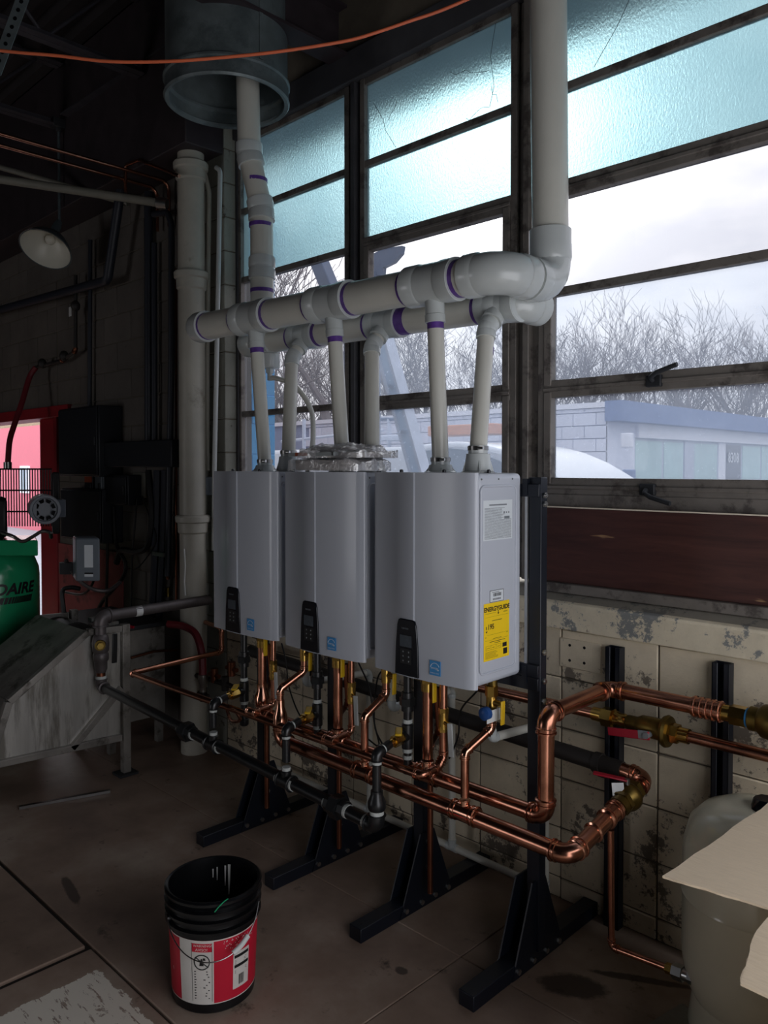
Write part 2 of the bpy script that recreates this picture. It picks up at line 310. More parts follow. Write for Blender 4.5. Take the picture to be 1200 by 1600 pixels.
# ---------------------------------------------------------------- geometry library
def basis(axis):
    z = V(axis).normalized(); a = V((0, 0, 1)) if abs(z.z) < .9 else V((1, 0, 0))
    x = a.cross(z).normalized(); return x, z.cross(x), z
class MB:
    def __init__(s): s.v = []; s.f = []; s.flat = set()
    def add(s, vs, fs, flat=False):
        o = len(s.v); s.v += [V(p) for p in vs]
        for f in fs:
            if flat: s.flat.add(len(s.f))
            s.f.append([i + o for i in f])
        return s
    def box(s, a, b):
        x0, y0, z0 = a; x1, y1, z1 = b
        return s.add([(x0, y0, z0), (x1, y0, z0), (x1, y1, z0), (x0, y1, z0), (x0, y0, z1), (x1, y0, z1), (x1, y1, z1), (x0, y1, z1)],
                     [(0, 3, 2, 1), (4, 5, 6, 7), (0, 1, 5, 4), (1, 2, 6, 5), (2, 3, 7, 6), (3, 0, 4, 7)], True)
    def bar(s, p0, p1, w, h, up=(0, 0, 1)):           # rectangular bar along p0-p1; w across, h along up
        p0, p1 = V(p0), V(p1); z = (p1 - p0).normalized(); x = z.cross(V(up)).normalized(); y = x.cross(z)
        vs = [p + x * (w / 2 * i) + y * (h / 2 * j) for p in (p0, p1) for i, j in ((-1, -1), (1, -1), (1, 1), (-1, 1))]
        return s.add(vs, [(3, 2, 1, 0), (4, 5, 6, 7), (0, 1, 5, 4), (1, 2, 6, 5), (2, 3, 7, 6), (3, 0, 4, 7)], True)
    def prism(s, poly, off):                          # polygon (3D points) extruded by a vector
        n = len(poly); off = V(off); p = [V(q) for q in poly]
        nn = sum(((p[i] - p[0]).cross(p[i + 1] - p[0]) for i in range(1, n - 1)), V())
        if nn.dot(off) > 0: p.reverse()
        vs = p + [q + off for q in p]
        return s.add(vs, [tuple(range(n)), tuple(range(2 * n - 1, n - 1, -1))] + [(i, i + n, (i + 1) % n + n, (i + 1) % n) for i in range(n)], True)
    def tube(s, pts, r, n=12, caps=True, closed=False):  # r: a number or one per point
        pts = [V(p) for p in pts]; k = len(pts); rs = r if isinstance(r, (list, tuple)) else [r] * k
        tan = [((pts[(i + 1) % k] - pts[i - 1]) if closed else pts[min(i + 1, k - 1)] - pts[max(i - 1, 0)]).normalized() for i in range(k)]
        x, y, z = basis(tan[0]); vs = []
        for i in range(k):
            x = (x - tan[i] * x.dot(tan[i])).normalized(); y = tan[i].cross(x)
            vs += [pts[i] + (x * math.cos(2 * PI * j / n) + y * math.sin(2 * PI * j / n)) * rs[i] for j in range(n)]
        fs = [(i * n + j, i * n + (j + 1) % n, (i + 1) % k * n + (j + 1) % n, (i + 1) % k * n + j) for i in range(k if closed else k - 1) for j in range(n)]
        if caps and not closed: fs += [tuple(range(n - 1, -1, -1)), tuple(range((k - 1) * n, k * n))]
        return s.add(vs, fs)
    def cyl(s, p0, p1, r0, r1=None, n=16, caps=True): return s.tube([p0, p1], [r0, r0 if r1 is None else r1], n, caps)
    def lathe(s, prof, o=(0, 0, 0), axis=(0, 0, 1), n=24, a0=0, a1=2 * PI):   # prof: (radius, height)
        x, y, z = basis(axis); o = V(o); full = abs(a1 - a0 - 2 * PI) < 1e-6; m = n if full else n + 1; vs = []
        for r, h in prof:
            vs += [o + z * h + (x * math.cos(a0 + (a1 - a0) * j / n) + y * math.sin(a0 + (a1 - a0) * j / n)) * r for j in range(m)]
        fs = [(i * m + j, i * m + (j + 1) % m, (i + 1) * m + (j + 1) % m, (i + 1) * m + j) for i in range(len(prof) - 1) for j in range(n)]
        return s.add(vs, fs)
    def ball(s, c, r, n=12, k=8, sc=(1, 1, 1)):
        c = V(c); vs = [c + V((0, 0, -r * sc[2]))]
        for i in range(1, k):
            a = -PI / 2 + PI * i / k
            vs += [c + V((r * math.cos(a) * math.cos(2 * PI * j / n) * sc[0], r * math.cos(a) * math.sin(2 * PI * j / n) * sc[1], r * math.sin(a) * sc[2])) for j in range(n)]
        vs.append(c + V((0, 0, r * sc[2]))); t = len(vs) - 1
        fs = [(0, 1 + (j + 1) % n, 1 + j) for j in range(n)] + [(1 + i * n + j, 1 + i * n + (j + 1) % n, 1 + (i + 1) * n + (j + 1) % n, 1 + (i + 1) * n + j) for i in range(k - 2) for j in range(n)]
        fs += [(1 + (k - 2) * n + j, 1 + (k - 2) * n + (j + 1) % n, t) for j in range(n)]
        return s.add(vs, fs)
ORG = {}
def worg(o): return ORG.get(o.name, V())
def obj(name, mb, m, parent=None, bevel=0.0, seg=2, angle=40):
    me = bpy.data.meshes.new(name)
    if parent is not None: o0 = worg(parent)
    else:
        xs = [p.x for p in mb.v]; ys = [p.y for p in mb.v]; zs = [p.z for p in mb.v]
        o0 = V(((min(xs) + max(xs)) / 2, (min(ys) + max(ys)) / 2, min(zs)))
    me.from_pydata([tuple(p - o0) for p in mb.v], [], mb.f); me.validate()
    me.polygons.foreach_set('use_smooth', [True] * len(me.polygons))
    try: me.set_sharp_from_angle(angle=R(angle))
    except Exception: pass
    me.materials.append(MATS[m])
    o = bpy.data.objects.new(name, me); COL.objects.link(o)
    if parent is not None: o.parent = parent; ORG[o.name] = o0
    else: o.location = o0; ORG[o.name] = o0
    if bevel:
        b = o.modifiers.new('bevel', 'BEVEL'); b.width = bevel; b.segments = seg; b.limit_method = 'ANGLE'; b.angle_limit = R(50)
    return o
def tag(o, label=None, cat=None, group=None, kind=None):
    if label: o['label'] = label
    if cat: o['category'] = cat
    if group: o['group'] = group
    if kind: o['kind'] = kind
    return o
def thing(name, loc, label, cat, group=None):
    o = bpy.data.objects.new(name, None); COL.objects.link(o); o.location = loc; o.empty_display_size = .1
    ORG[o.name] = V(loc); return tag(o, label, cat, group)
def struct(name, mb, m, parent=None, **k):
    o = obj(name, mb, m, parent, **k)
    if parent is None: o['kind'] = 'structure'
    return o
def copy_tree(o, parent=None):
    c = o.copy(); COL.objects.link(c)
    if parent is not None: c.parent = parent
    for ch in list(o.children): copy_tree(ch, c)
    return c
def place(mesh_name, name, loc, parent):               # another object of a shared mesh
    o = bpy.data.objects.new(name, mesh_name); COL.objects.link(o); o.parent = parent; o.location = V(loc) - worg(parent); return o
def text(s, o, xd, yd, size, m, parent, name='lettering', bend=None, align='LEFT', depth=.0006, shear=0, bold=0):
    cu = bpy.data.curves.new('t', 'FONT'); cu.body = s; cu.size = size; cu.align_x = align; cu.extrude = 0; cu.shear = shear; cu.offset = bold; cu.resolution_u = 3
    ob = bpy.data.objects.new('t', cu); COL.objects.link(ob); dg = bpy.context.evaluated_depsgraph_get()
    me = bpy.data.meshes.new_from_object(ob.evaluated_get(dg)); bpy.data.objects.remove(ob); bpy.data.curves.remove(cu)
    xd, yd = V(xd).normalized(), V(yd).normalized(); nd = xd.cross(yd); mb = MB(); o = V(o)
    vs = [(bend(v.co.x, v.co.y) if bend else o + xd * v.co.x + yd * v.co.y + nd * depth) for v in me.vertices]
    mb.add(vs, [tuple(p.vertices) for p in me.polygons]); bpy.data.meshes.remove(me)
    return obj(name, mb, m, parent)
def quad(o, xd, yd, x0, y0, x1, y1, d=.0):             # four corners of a flat rectangle in a local frame
    o, xd, yd = V(o), V(xd).normalized(), V(yd).normalized(); n = xd.cross(yd)
    return [o + xd * a + yd * b + n * d for a, b in ((x0, y0), (x1, y0), (x1, y1), (x0, y1))]
def sheet(name, o, xd, yd, rects, m, parent, d=.0, th=.0006):   # thin printed sheets
    mb = MB(); n = V(xd).normalized().cross(V(yd).normalized())
    for r in rects: mb.prism(quad(o, xd, yd, *r, d), n * th)
    return obj(name, mb, m, parent)
def smooth_path(pts, k=8):
    pts = [V(p) for p in pts]; P = [pts[0] * 2 - pts[1]] + pts + [pts[-1] * 2 - pts[-2]]; out = []
    for i in range(1, len(P) - 2):
        a, b, c, d = P[i - 1:i + 3]
        for j in range(k):
            t_ = j / k; out.append(.5 * ((2 * b) + (c - a) * t_ + (2 * a - 5 * b + 4 * c - d) * t_ ** 2 + (3 * b - a - 3 * c + d) * t_ ** 3))
    return out + [pts[-1]]
def arc_path(p, din, dout, rad, n=8):
    p, din, dout = V(p), V(din).normalized(), V(dout).normalized(); ang = din.angle(dout); tl = rad * math.tan(ang / 2)
    a = p - din * tl; c = a + (dout - din * din.dot(dout)).normalized() * rad; ax = din.cross(dout).normalized()
    return [c + Matrix.Rotation(ang * i / n, 3, ax) @ (a - c) for i in range(n + 1)], tl
def filleted(pts, rad, n=6):
    pts = [V(p) for p in pts]; out = [pts[0]]
    for i in range(1, len(pts) - 1):
        a, b = (pts[i] - pts[i - 1]), (pts[i + 1] - pts[i])
        if a.angle(b) < .02: out.append(pts[i]); continue
        rr = min(rad, .49 * min(a.length, b.length) / max(.05, math.tan(a.angle(b) / 2)))
        out += arc_path(pts[i], a, b, rr, n)[0]
    return out + [pts[-1]]
def ring(mb, p, ax, r, rb, h):                          # rounded bead round a pipe
    return mb.lathe([(r, -h / 2), (rb, -h / 4), (rb, h / 4), (r, h / 2)], p, ax, 18)
# ---------------------------------------------------------------- pipework
STY = dict(copper=dict(R=1.5, er=1.10, bead=1.28, sock=.75, fm='copper', beads=2),
           pvc=dict(R=1.35, er=1.11, bead=0, sock=.8, fm='pvc_fitting', beads=0),
           iron=dict(R=1.2, er=1.22, bead=1.42, sock=.6, fm='black_iron', beads=1))
def elbow(th, p, din, dout, r, st, name='elbow', fm=None):
    S = STY[st]; arc, tl = arc_path(p, din, dout, r * S['R']); din, dout = V(din).normalized(), V(dout).normalized(); e = r * S['sock']
    mb = MB().tube([arc[0] - din * e] + arc + [arc[-1] + dout * e], r * S['er'], 18)
    for q, d_ in ((arc[0], -din), (arc[-1], dout)):
        if S['beads']: ring(mb, q + d_ * e * .8, d_, r * S['er'] * .98, r * S['bead'], r * .34)
        if S['beads'] > 1: ring(mb, q + d_ * e * .1, d_, r * S['er'] * .98, r * S['bead'] * .95, r * .26)
        if st == 'pvc': mb.lathe([(r * .99, e * 1.02), (r * 1.16, e * 1.0), (r * 1.17, e * .1), (r * S['er'], -e * .1)], q, d_, 22)
    return obj(name, mb, fm or S['fm'], th), tl
def route(th, pts, r, m, st='copper', elbows=True, names=('pipe', 'elbow'), fm=None, tape=False):
    pts = [V(p) for p in pts]; S = STY[st]; cut = [0.0] * len(pts)
    for i in range(1, len(pts) - 1):
        a, b = pts[i] - pts[i - 1], pts[i + 1] - pts[i]
        if a.angle(b) > .03: cut[i] = elbow(th, pts[i], a, b, r, st, names[1], fm)[1]
    for i in range(len(pts) - 1):
        d_ = (pts[i + 1] - pts[i]).normalized(); a, b = pts[i] + d_ * cut[i], pts[i + 1] - d_ * cut[i + 1]
        if (b - a).dot(d_) > .004: obj(names[0], MB().cyl(a, b, r, n=20), m, th)
        if tape:
            for q, c, s_ in ((a, cut[i], 1), (b, cut[i + 1], -1)):
                if c: obj('thread_tape', MB().cyl(q + d_ * s_ * r * .55, q + d_ * s_ * r * 1.25, r * 1.06, n=16), 'thread_tape', th)
def tee(th, p, drun, dbr, r, rb, st, L=1.9, Lb=1.9, name='tee', fm=None, tape=False):
    S = STY[st]; p, drun, dbr = V(p), V(drun).normalized(), V(dbr).normalized(); e = r * L; eb = r + rb * Lb * .8
    mb = MB().cyl(p - drun * e, p + drun * e, r * S['er'], n=20).cyl(p, p + dbr * eb, rb * S['er'] * 1.03, n=18)
    if S['beads']:
        for k in (-1, 1):
            ring(mb, p + drun * k * e * .88, drun, r * S['er'] * .98, r * S['bead'], r * .34)
            if S['beads'] > 1: ring(mb, p + drun * k * e * .58, drun, r * S['er'] * .98, r * S['bead'] * .96, r * .26)
        ring(mb, p + dbr * (eb - rb * .25), dbr, rb * S['er'], rb * S['bead'] * 1.03, rb * .36)
    else:
        for k in (-1, 1): mb.lathe([(r * .99, e), (r * 1.17, e * .98), (r * 1.17, e * .5), (r * S['er'], e * .42)], p, drun * k, 24)
        mb.lathe([(rb * .99, eb), (rb * 1.2, eb * .99), (rb * 1.2, eb * .80), (rb * 1.12, eb * .78)], p, dbr, 20)
    o = obj(name, mb, fm or S['fm'], th)
    if tape:
        for q in (p + drun * (e + r * .2), p - drun * (e + r * .2)): obj('thread_tape', MB().cyl(q - drun * r * .3, q + drun * r * .3, r * 1.08, n=16), 'thread_tape', th)
        obj('thread_tape', MB().cyl(p + dbr * (eb - .004), p + dbr * (eb + rb * .8), rb * 1.1, n=16), 'thread_tape', th)
    return o
def hexnut(mb, p0, p1, r): return mb.cyl(p0, p1, r, n=6)
# ================================================================ ROOM
WY, GY = 2.74, 2.85           # wall face, window glass
mb = MB()
fl = thing('floor', (0, 0, -.05), None, None); fl['kind'] = 'structure'
obj('floor_bed', MB().box((-10, -6, -.12), (0.8, 3.0, -.012)), 'floor_dirt', fl)
for x0, x1, y0, y1 in ((-9.9, -6.6, 1.272, 2.9), (-6.59, -1.7545, 1.272, 2.162), (-1.752, 0.7, 1.272, 2.162), (-6.59, -1.7545, 2.164, 2.9), (-1.752, 0.7, 2.164, 2.9), (-2.735, 0.7, -5.9, 1.263), (-9.9, -2.765, -5.9, 1.255)):
    obj('floor_slab', MB().box((x0, y0, -.06), (x1, y1, 0)), 'floor_concrete', fl, bevel=.004, seg=2)
XL, XR, ZS, ZT = -4.057, .44, 1.27, 3.72
wall = thing('wall_back', (0, WY, 0), None, None); wall['kind'] = 'structure'
core = MB()
core.box((-6.46, WY + .006, -.1), (XL - .004, WY + .2, 4.7)).box((-10, WY + .006, 2.24), (-6.46, WY + .2, 4.7)).box((XL - .01, WY + .006, -.1), (0.7, WY + .2, 1.1))
core.box((XL - .01, WY + .09, ZT + .03), (0.7, WY + .22, 4.7)).box((XR, WY + .006, 1.0), (0.7, WY + .2, 4.7))
obj('mortar', core, 'mortar', wall)
rnd = random.Random(3)
BL, BH = .4064, .2032
BC = {}; WX0 = 0.0
def blocks(x0, x1, z0, z1, m, off, end=None, stack=False, zoff=0.0):
    row = int(math.floor((z0 - zoff) / BH))
    while row * BH + zoff < z1 - .02:
        z = row * BH + zoff
        x = off + (0 if row % 2 or stack else BL / 2); x -= math.ceil((x - x0) / BL) * BL
        while x < x1:
            a, b = max(x, x0), min(x + BL, x1); t_ = min(z + BH, z1)
            if b - a > .05 and t_ - max(z, z0) > .03:
                jy = rnd.uniform(-.0015, .0015)
                za, bb = max(z, z0) + .0028, b - .0028 + (.0028 if end and b == x1 else 0); key = (m, round(bb - a, 3), round(t_ - za, 3))
                if key in BC:
                    o = BC[key].copy(); COL.objects.link(o)
                else:
                    o = BC[key] = obj('block', MB().box((WX0, WY, 0), (WX0 + bb - a - .0028, WY + .092, t_ - .0028 - za)), m, wall, bevel=.004, seg=1)
                o.location = (a + .0028 - WX0, jy, za)
            x += BL
        row += 1
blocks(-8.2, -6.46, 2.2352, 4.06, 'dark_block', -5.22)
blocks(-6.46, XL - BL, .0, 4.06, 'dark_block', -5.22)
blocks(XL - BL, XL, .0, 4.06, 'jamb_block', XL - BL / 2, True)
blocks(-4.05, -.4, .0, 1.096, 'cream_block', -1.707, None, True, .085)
# wall tops, room sides, ceiling deck
struct('wall_front', MB().box((-10, -6.2, -.1), (-7.5, -6, 4.8)).box((-5.5, -6.2, -.1), (.8, -6, 4.8)).box((-7.5, -6.2, 2.2), (-5.5, -6, 4.8)), 'dark_steel')  # gap in this unseen wall added to let fill light in
struct('wall_left', MB().box((-10.2, -6.2, -.1), (-10, 3, 4.8)), 'dark_steel')
wr = MB().box((.7, -6.2, -.1), (.8, .0, 4.8)).box((.7, 2.7, -.1), (.8, 3, 4.8)).box((.7, .0, 2.2), (.8, 2.7, 4.8))  # doorway out of view, its extent shaped for the side light
struct('wall_right', wr, 'dark_steel')
ceil = thing('ceiling', (0, 0, 4.7), None, None); ceil['kind'] = 'structure'
ys = -6.1; prof = []
while ys < 2.95:
    prof += [(ys, 4.72), (ys + .075, 4.72), (ys + .1, 4.66), (ys + .175, 4.66)]; ys += .2
mb = MB()
for i in range(len(prof) - 1):
    (a, za), (b, zb) = prof[i], prof[i + 1]
    mb.add([(-10.1, a, za), (0.8, a, za), (0.8, b, zb), (-10.1, b, zb)], [(0, 1, 2, 3)], True)
obj('roof_deck', mb, 'ceiling_paint', ceil); obj('roof_slab', MB().box((-10.2, -6.2, 4.725), (0.8, 3.0, 4.8)), 'ceiling_paint', ceil)
# roof steel: open-web joists and bridging
def joist(x, z, y0, y1, label):
    th = thing('roof_joist', (x, (y0 + y1) / 2, z), label, 'joist')
    for zz in (z + .02, 4.63):
        for s_ in (-1, 1):
            obj('chord', MB().bar((x + s_ * .028, y0, zz), (x + s_ * .028, y1, zz), .05, .006).bar((x + s_ * .008, y0, zz + .02), (x + s_ * .008, y1, zz + .02), .006, .045), 'joist_paint', th)
    y, up, k = y0, True, .42
    while y + k < y1:
        a, b = (z + .03, 4.62) if up else (4.62, z + .03)
        obj('web_bar', MB().cyl((x, y, a), (x, y + k, b), .011, n=8), 'joist_paint', th); y += k; up = not up
joist(-5.72, 4.17, -4.0, 2.47, 'open-web roof joist the enamel lamp hangs under')
joist(-4.55, 4.14, -4.0, 2.47, 'open-web roof joist left of the galvanised duct')
joist(-7.2, 4.2, -4.0, 2.47, 'farthest open-web roof joist at the left')
th = thing('roof_beam', (-3.1, 0, 3.86), 'dark painted steel beam crossing the duct and ending at the window head', 'beam')
obj('flange', MB().box((-3.17, -3.5, 3.86), (-3.03, 2.8, 3.875)), 'girder_paint', th); obj('web', MB().box((-3.105, -3.5, 3.875), (-3.095, 2.8, 4.1)), 'girder_paint', th); obj('flange', MB().box((-3.17, -3.5, 4.1), (-3.03, 2.8, 4.115)), 'girder_paint', th)
th = thing('roof_girder', (-4, 1.0, 4.2), None, None)
o1 = at(100, 180, Z=4.24); o2 = at(345, 22, Z=4.24)
obj('angle_leg', MB().bar(o1, o2, .06, .008), 'joist_paint', th); obj('angle_leg', MB().bar(o1 + V((0, .03, .03)), o2 + V((0, .03, .03)), .008, .06), 'joist_paint', th)
th['label'] = 'bridging angle running diagonally across the dark ceiling to the duct'; th['category'] = 'brace'; th.name = 'ceiling_brace'
# window-head lintel
struct('trim_1', MB().box((XL, WY + .06, ZT), (XR, WY + .22, ZT + .16)), 'window_dark', bevel=.006)
struct('trim_6', MB().box((-10, 2.48, 3.62), (XL - .003, WY - .001, 4.66)), 'girder_paint', bevel=.006)
# concrete sill
sill = thing('trim_2', (-1.8, WY, 1.1), None, None); sill['kind'] = 'structure'
obj('sill_front', MB().prism([(XL + .002, y, z) for y, z in ((WY - .03, 1.098), (WY - .03, 1.198), (WY - .018, 1.208), (WY + .03, 1.212), (WY + .1, 1.212), (WY + .1, 1.098))], (XR - XL, 0, 0)), 'sill_concrete', sill, bevel=.006)
obj('sill_top', MB().prism([(XL + .002, y, z) for y, z in ((WY - .012, 1.209), (GY - .05, 1.240), (GY + .12, 1.250), (GY + .12, 1.20), (WY, 1.20))], (XR - XL, 0, 0)), 'sill_top', sill)
# ---------------------------------------------------------------- windows
ZB = [1.275, 1.66, 2.063, 2.463, 2.876, 3.288, 3.705]
def window(n, x0, x1, glass, sash=(), heavy=(), handles=()):
    w = thing('window_%d' % n, ((x0 + x1) / 2, GY, 1.27), None, None); w['kind'] = 'structure'
    m = 'window_steel'
    obj('stile', MB().box((x0, GY - .022, 1.262), (x0 + .032, GY + .022, ZT)), m, w, bevel=.003); obj('stile', MB().box((x1 - .032, GY - .022, 1.262), (x1, GY + .022, ZT)), m, w, bevel=.003)
    for i, z in enumerate(ZB):
        h = .036 if i in heavy else .017 if i else .02
        obj('rail', MB().box((x0 + .03, GY - (.024 if i in heavy else .016), z - h), (x1 - .03, GY + .02, z + h)), m, w, bevel=.003)
        if i in heavy: obj('rail_bead', MB().box((x0 + .03, GY - .032, z - .010), (x1 - .03, GY - .02, z + .006)), m, w, bevel=.003)
    for a, b in sash:                                   # the frame of an opening light
        for xx in (x0 + .032, x1 - .032 - .036): obj('sash_stile', MB().box((xx, GY - .030, ZB[a] + .012), (xx + .036, GY + .016, ZB[b] - .012)), m, w, bevel=.004)
    for i in range(6):
        if glass[i] is None: continue
        th_ = .006
        obj('pane', MB().box((x0 + .025, GY + .002, ZB[i] + .008), (x1 - .025, GY + .002 + th_, ZB[i + 1] - .008)) if glass[i] == 'frosted_glass' else MB().prism([(x0 + .025, GY + .004, ZB[i] + .008), (x1 - .025, GY + .004, ZB[i] + .008), (x1 - .025, GY + .004, ZB[i + 1] - .008), (x0 + .025, GY + .004, ZB[i + 1] - .008)][::1], (0, .0005, 0)) if 0 else MB().add([(x0 + .025, GY + .004, ZB[i] + .008), (x1 - .025, GY + .004, ZB[i] + .008), (x1 - .025, GY + .004, ZB[i + 1] - .008), (x0 + .025, GY + .004, ZB[i + 1] - .008)], [(0, 1, 2, 3)]), glass[i], w)
    for (hx, hz, up) in handles:
        p = V((hx, GY - .03, hz)); h = MB().box(p + V((-.03, -.012, -.022)), p + V((.03, .01, .022)))
        obj('latch_plate', h, 'dark_steel', w, bevel=.004)
        q = [p + V((0, -.014, 0)), p + V((0, -.03, .012 * up)), p + V((.03, -.045, .026 * up)), p + V((.11, -.05, .048 * up))]
        obj('latch_lever', MB().tube(filleted(q, .012), .009, 10), 'dark_steel', w)
    return w
G = ['dusty_glass', 'dusty_glass', 'dusty_glass', 'clear_glass', 'frosted_glass', 'frosted_glass']
window(1, -4.046, -3.052, ['clear_glass'] * 4 + G[4:], heavy=())
window(2, -2.966, -1.995, G, sash=((1, 2), (2, 4)), heavy=(2, 4))
hx = float(at(1028, 582, Y=GY).x); hx2 = float(at(1018, 775, Y=GY).x)
window(3, -1.882, -.80, [None] + G[1:], sash=((1, 2), (2, 4)), heavy=(1, 2, 4), handles=((hx, 2.062, 1), (hx2, 1.655, -1)))
obj('apron_rail', MB().box((-1.852, GY - .028, 1.56), (-.83, GY + .01, 1.63)), 'window_steel', bpy.data.objects['window_3'], bevel=.003)
window(4, -.72, .42, [None] + G[1:], heavy=(2, 4))
mul = thing('trim_3', (-2.5, GY, 1.27), None, None); mul['kind'] = 'structure'
for x0, x1 in ((-3.052, -2.966), (-1.995, -1.882), (-.8, -.72)):
    c = (x0 + x1) / 2
    obj('mullion', MB().box((x0, GY + .0, 1.262), (x1, GY + .04, ZT)), 'window_steel' if x0 > -2.5 else 'window_dark', mul, bevel=.003)
    obj('mullion_rib', MB().box((c - .016, GY - .035, 1.262), (c + .016, GY + .02, ZT)), 'window_steel' if x0 > -2.5 else 'window_dark', mul, bevel=.004)
obj('jamb_angle', MB().box((XL, GY - .03, 1.262), (XL + .022, GY + .03, ZT)), 'window_dark', mul, bevel=.003)
# cracks in the frosted panes
cr = [(1045, 40, 1012, 420, 4), (1012, 275, 855, 280, 5), (1020, 330, 1045, 400, 3), (920, 462, 1010, 418, 5), (650, 395, 618, 470, 3), (560, 405, 645, 575, 5)]
for a, b, c_, d_, k in cr:
    p0, p1 = at(360 + a / 2.5, b / 2.5, Y=GY + .0006), at(360 + c_ / 2.5, d_ / 2.5, Y=GY + .0006); pts = [p0.lerp(p1, i / k) + (V((rnd.uniform(-.02, .02), 0, rnd.uniform(-.02, .02))) if 0 < i < k else V()) for i in range(k + 1)]
    o = obj('glass_crack', MB().tube(pts, .0011, 5), 'dark_steel', bpy.data.objects['window_2'])
p0, p1 = at(983, 0, Y=GY + .0006), at(928, 105, Y=GY + .0006)
obj('glass_crack', MB().tube([p0, p0.lerp(p1, .4) + V((.01, 0, 0)), p1], .0011, 5), 'dark_steel', bpy.data.objects['window_3'])
# plywood over the lowest light
pl = tag(obj('plywood_board', MB().box((-1.852, GY - .062, 1.272), (.4, GY - .044, 1.575)), 'plywood', bevel=.002), 'brown stained plywood board standing on the window sill', 'board')
obj('cut_edge', MB().box((-1.852, GY - .0615, 1.575), (.4, GY - .0445, 1.5795)), 'cardboard_edge', pl)
struct('trim_4', MB().box((-1.87, GY - .085, 1.232), (.44, GY - .010, 1.2715)), 'window_steel', bevel=.003)
# ---------------------------------------------------------------- doorway in the wall, far left
d1 = thing('door_1', (-7.5, WY, 0), None, None); d1['kind'] = 'structure'
obj('lintel', MB().box((-9.2, WY - .03, 2.15), (-6.2, WY + .2, 2.24)), 'red_paint', d1, bevel=.004)
obj('jamb', MB().box((-6.50, WY - .02, 0), (-6.44, WY + .2, 2.16)), 'red_paint', d1, bevel=.004)
obj('door_panel', MB().box((-6.945, WY + .05, .0), (-6.50, WY + .10, 2.15)), 'red_paint', d1, bevel=.006)
obj('jamb', MB().box((-9.2, WY - .02, 0), (-9.1, WY + .2, 2.16)), 'red_paint', d1, bevel=.004)
obj('wainscot', MB().box((-6.44, WY - .012, 0), (-5.35, WY - .002, 1.12)), 'dusty_red_paint', d1)
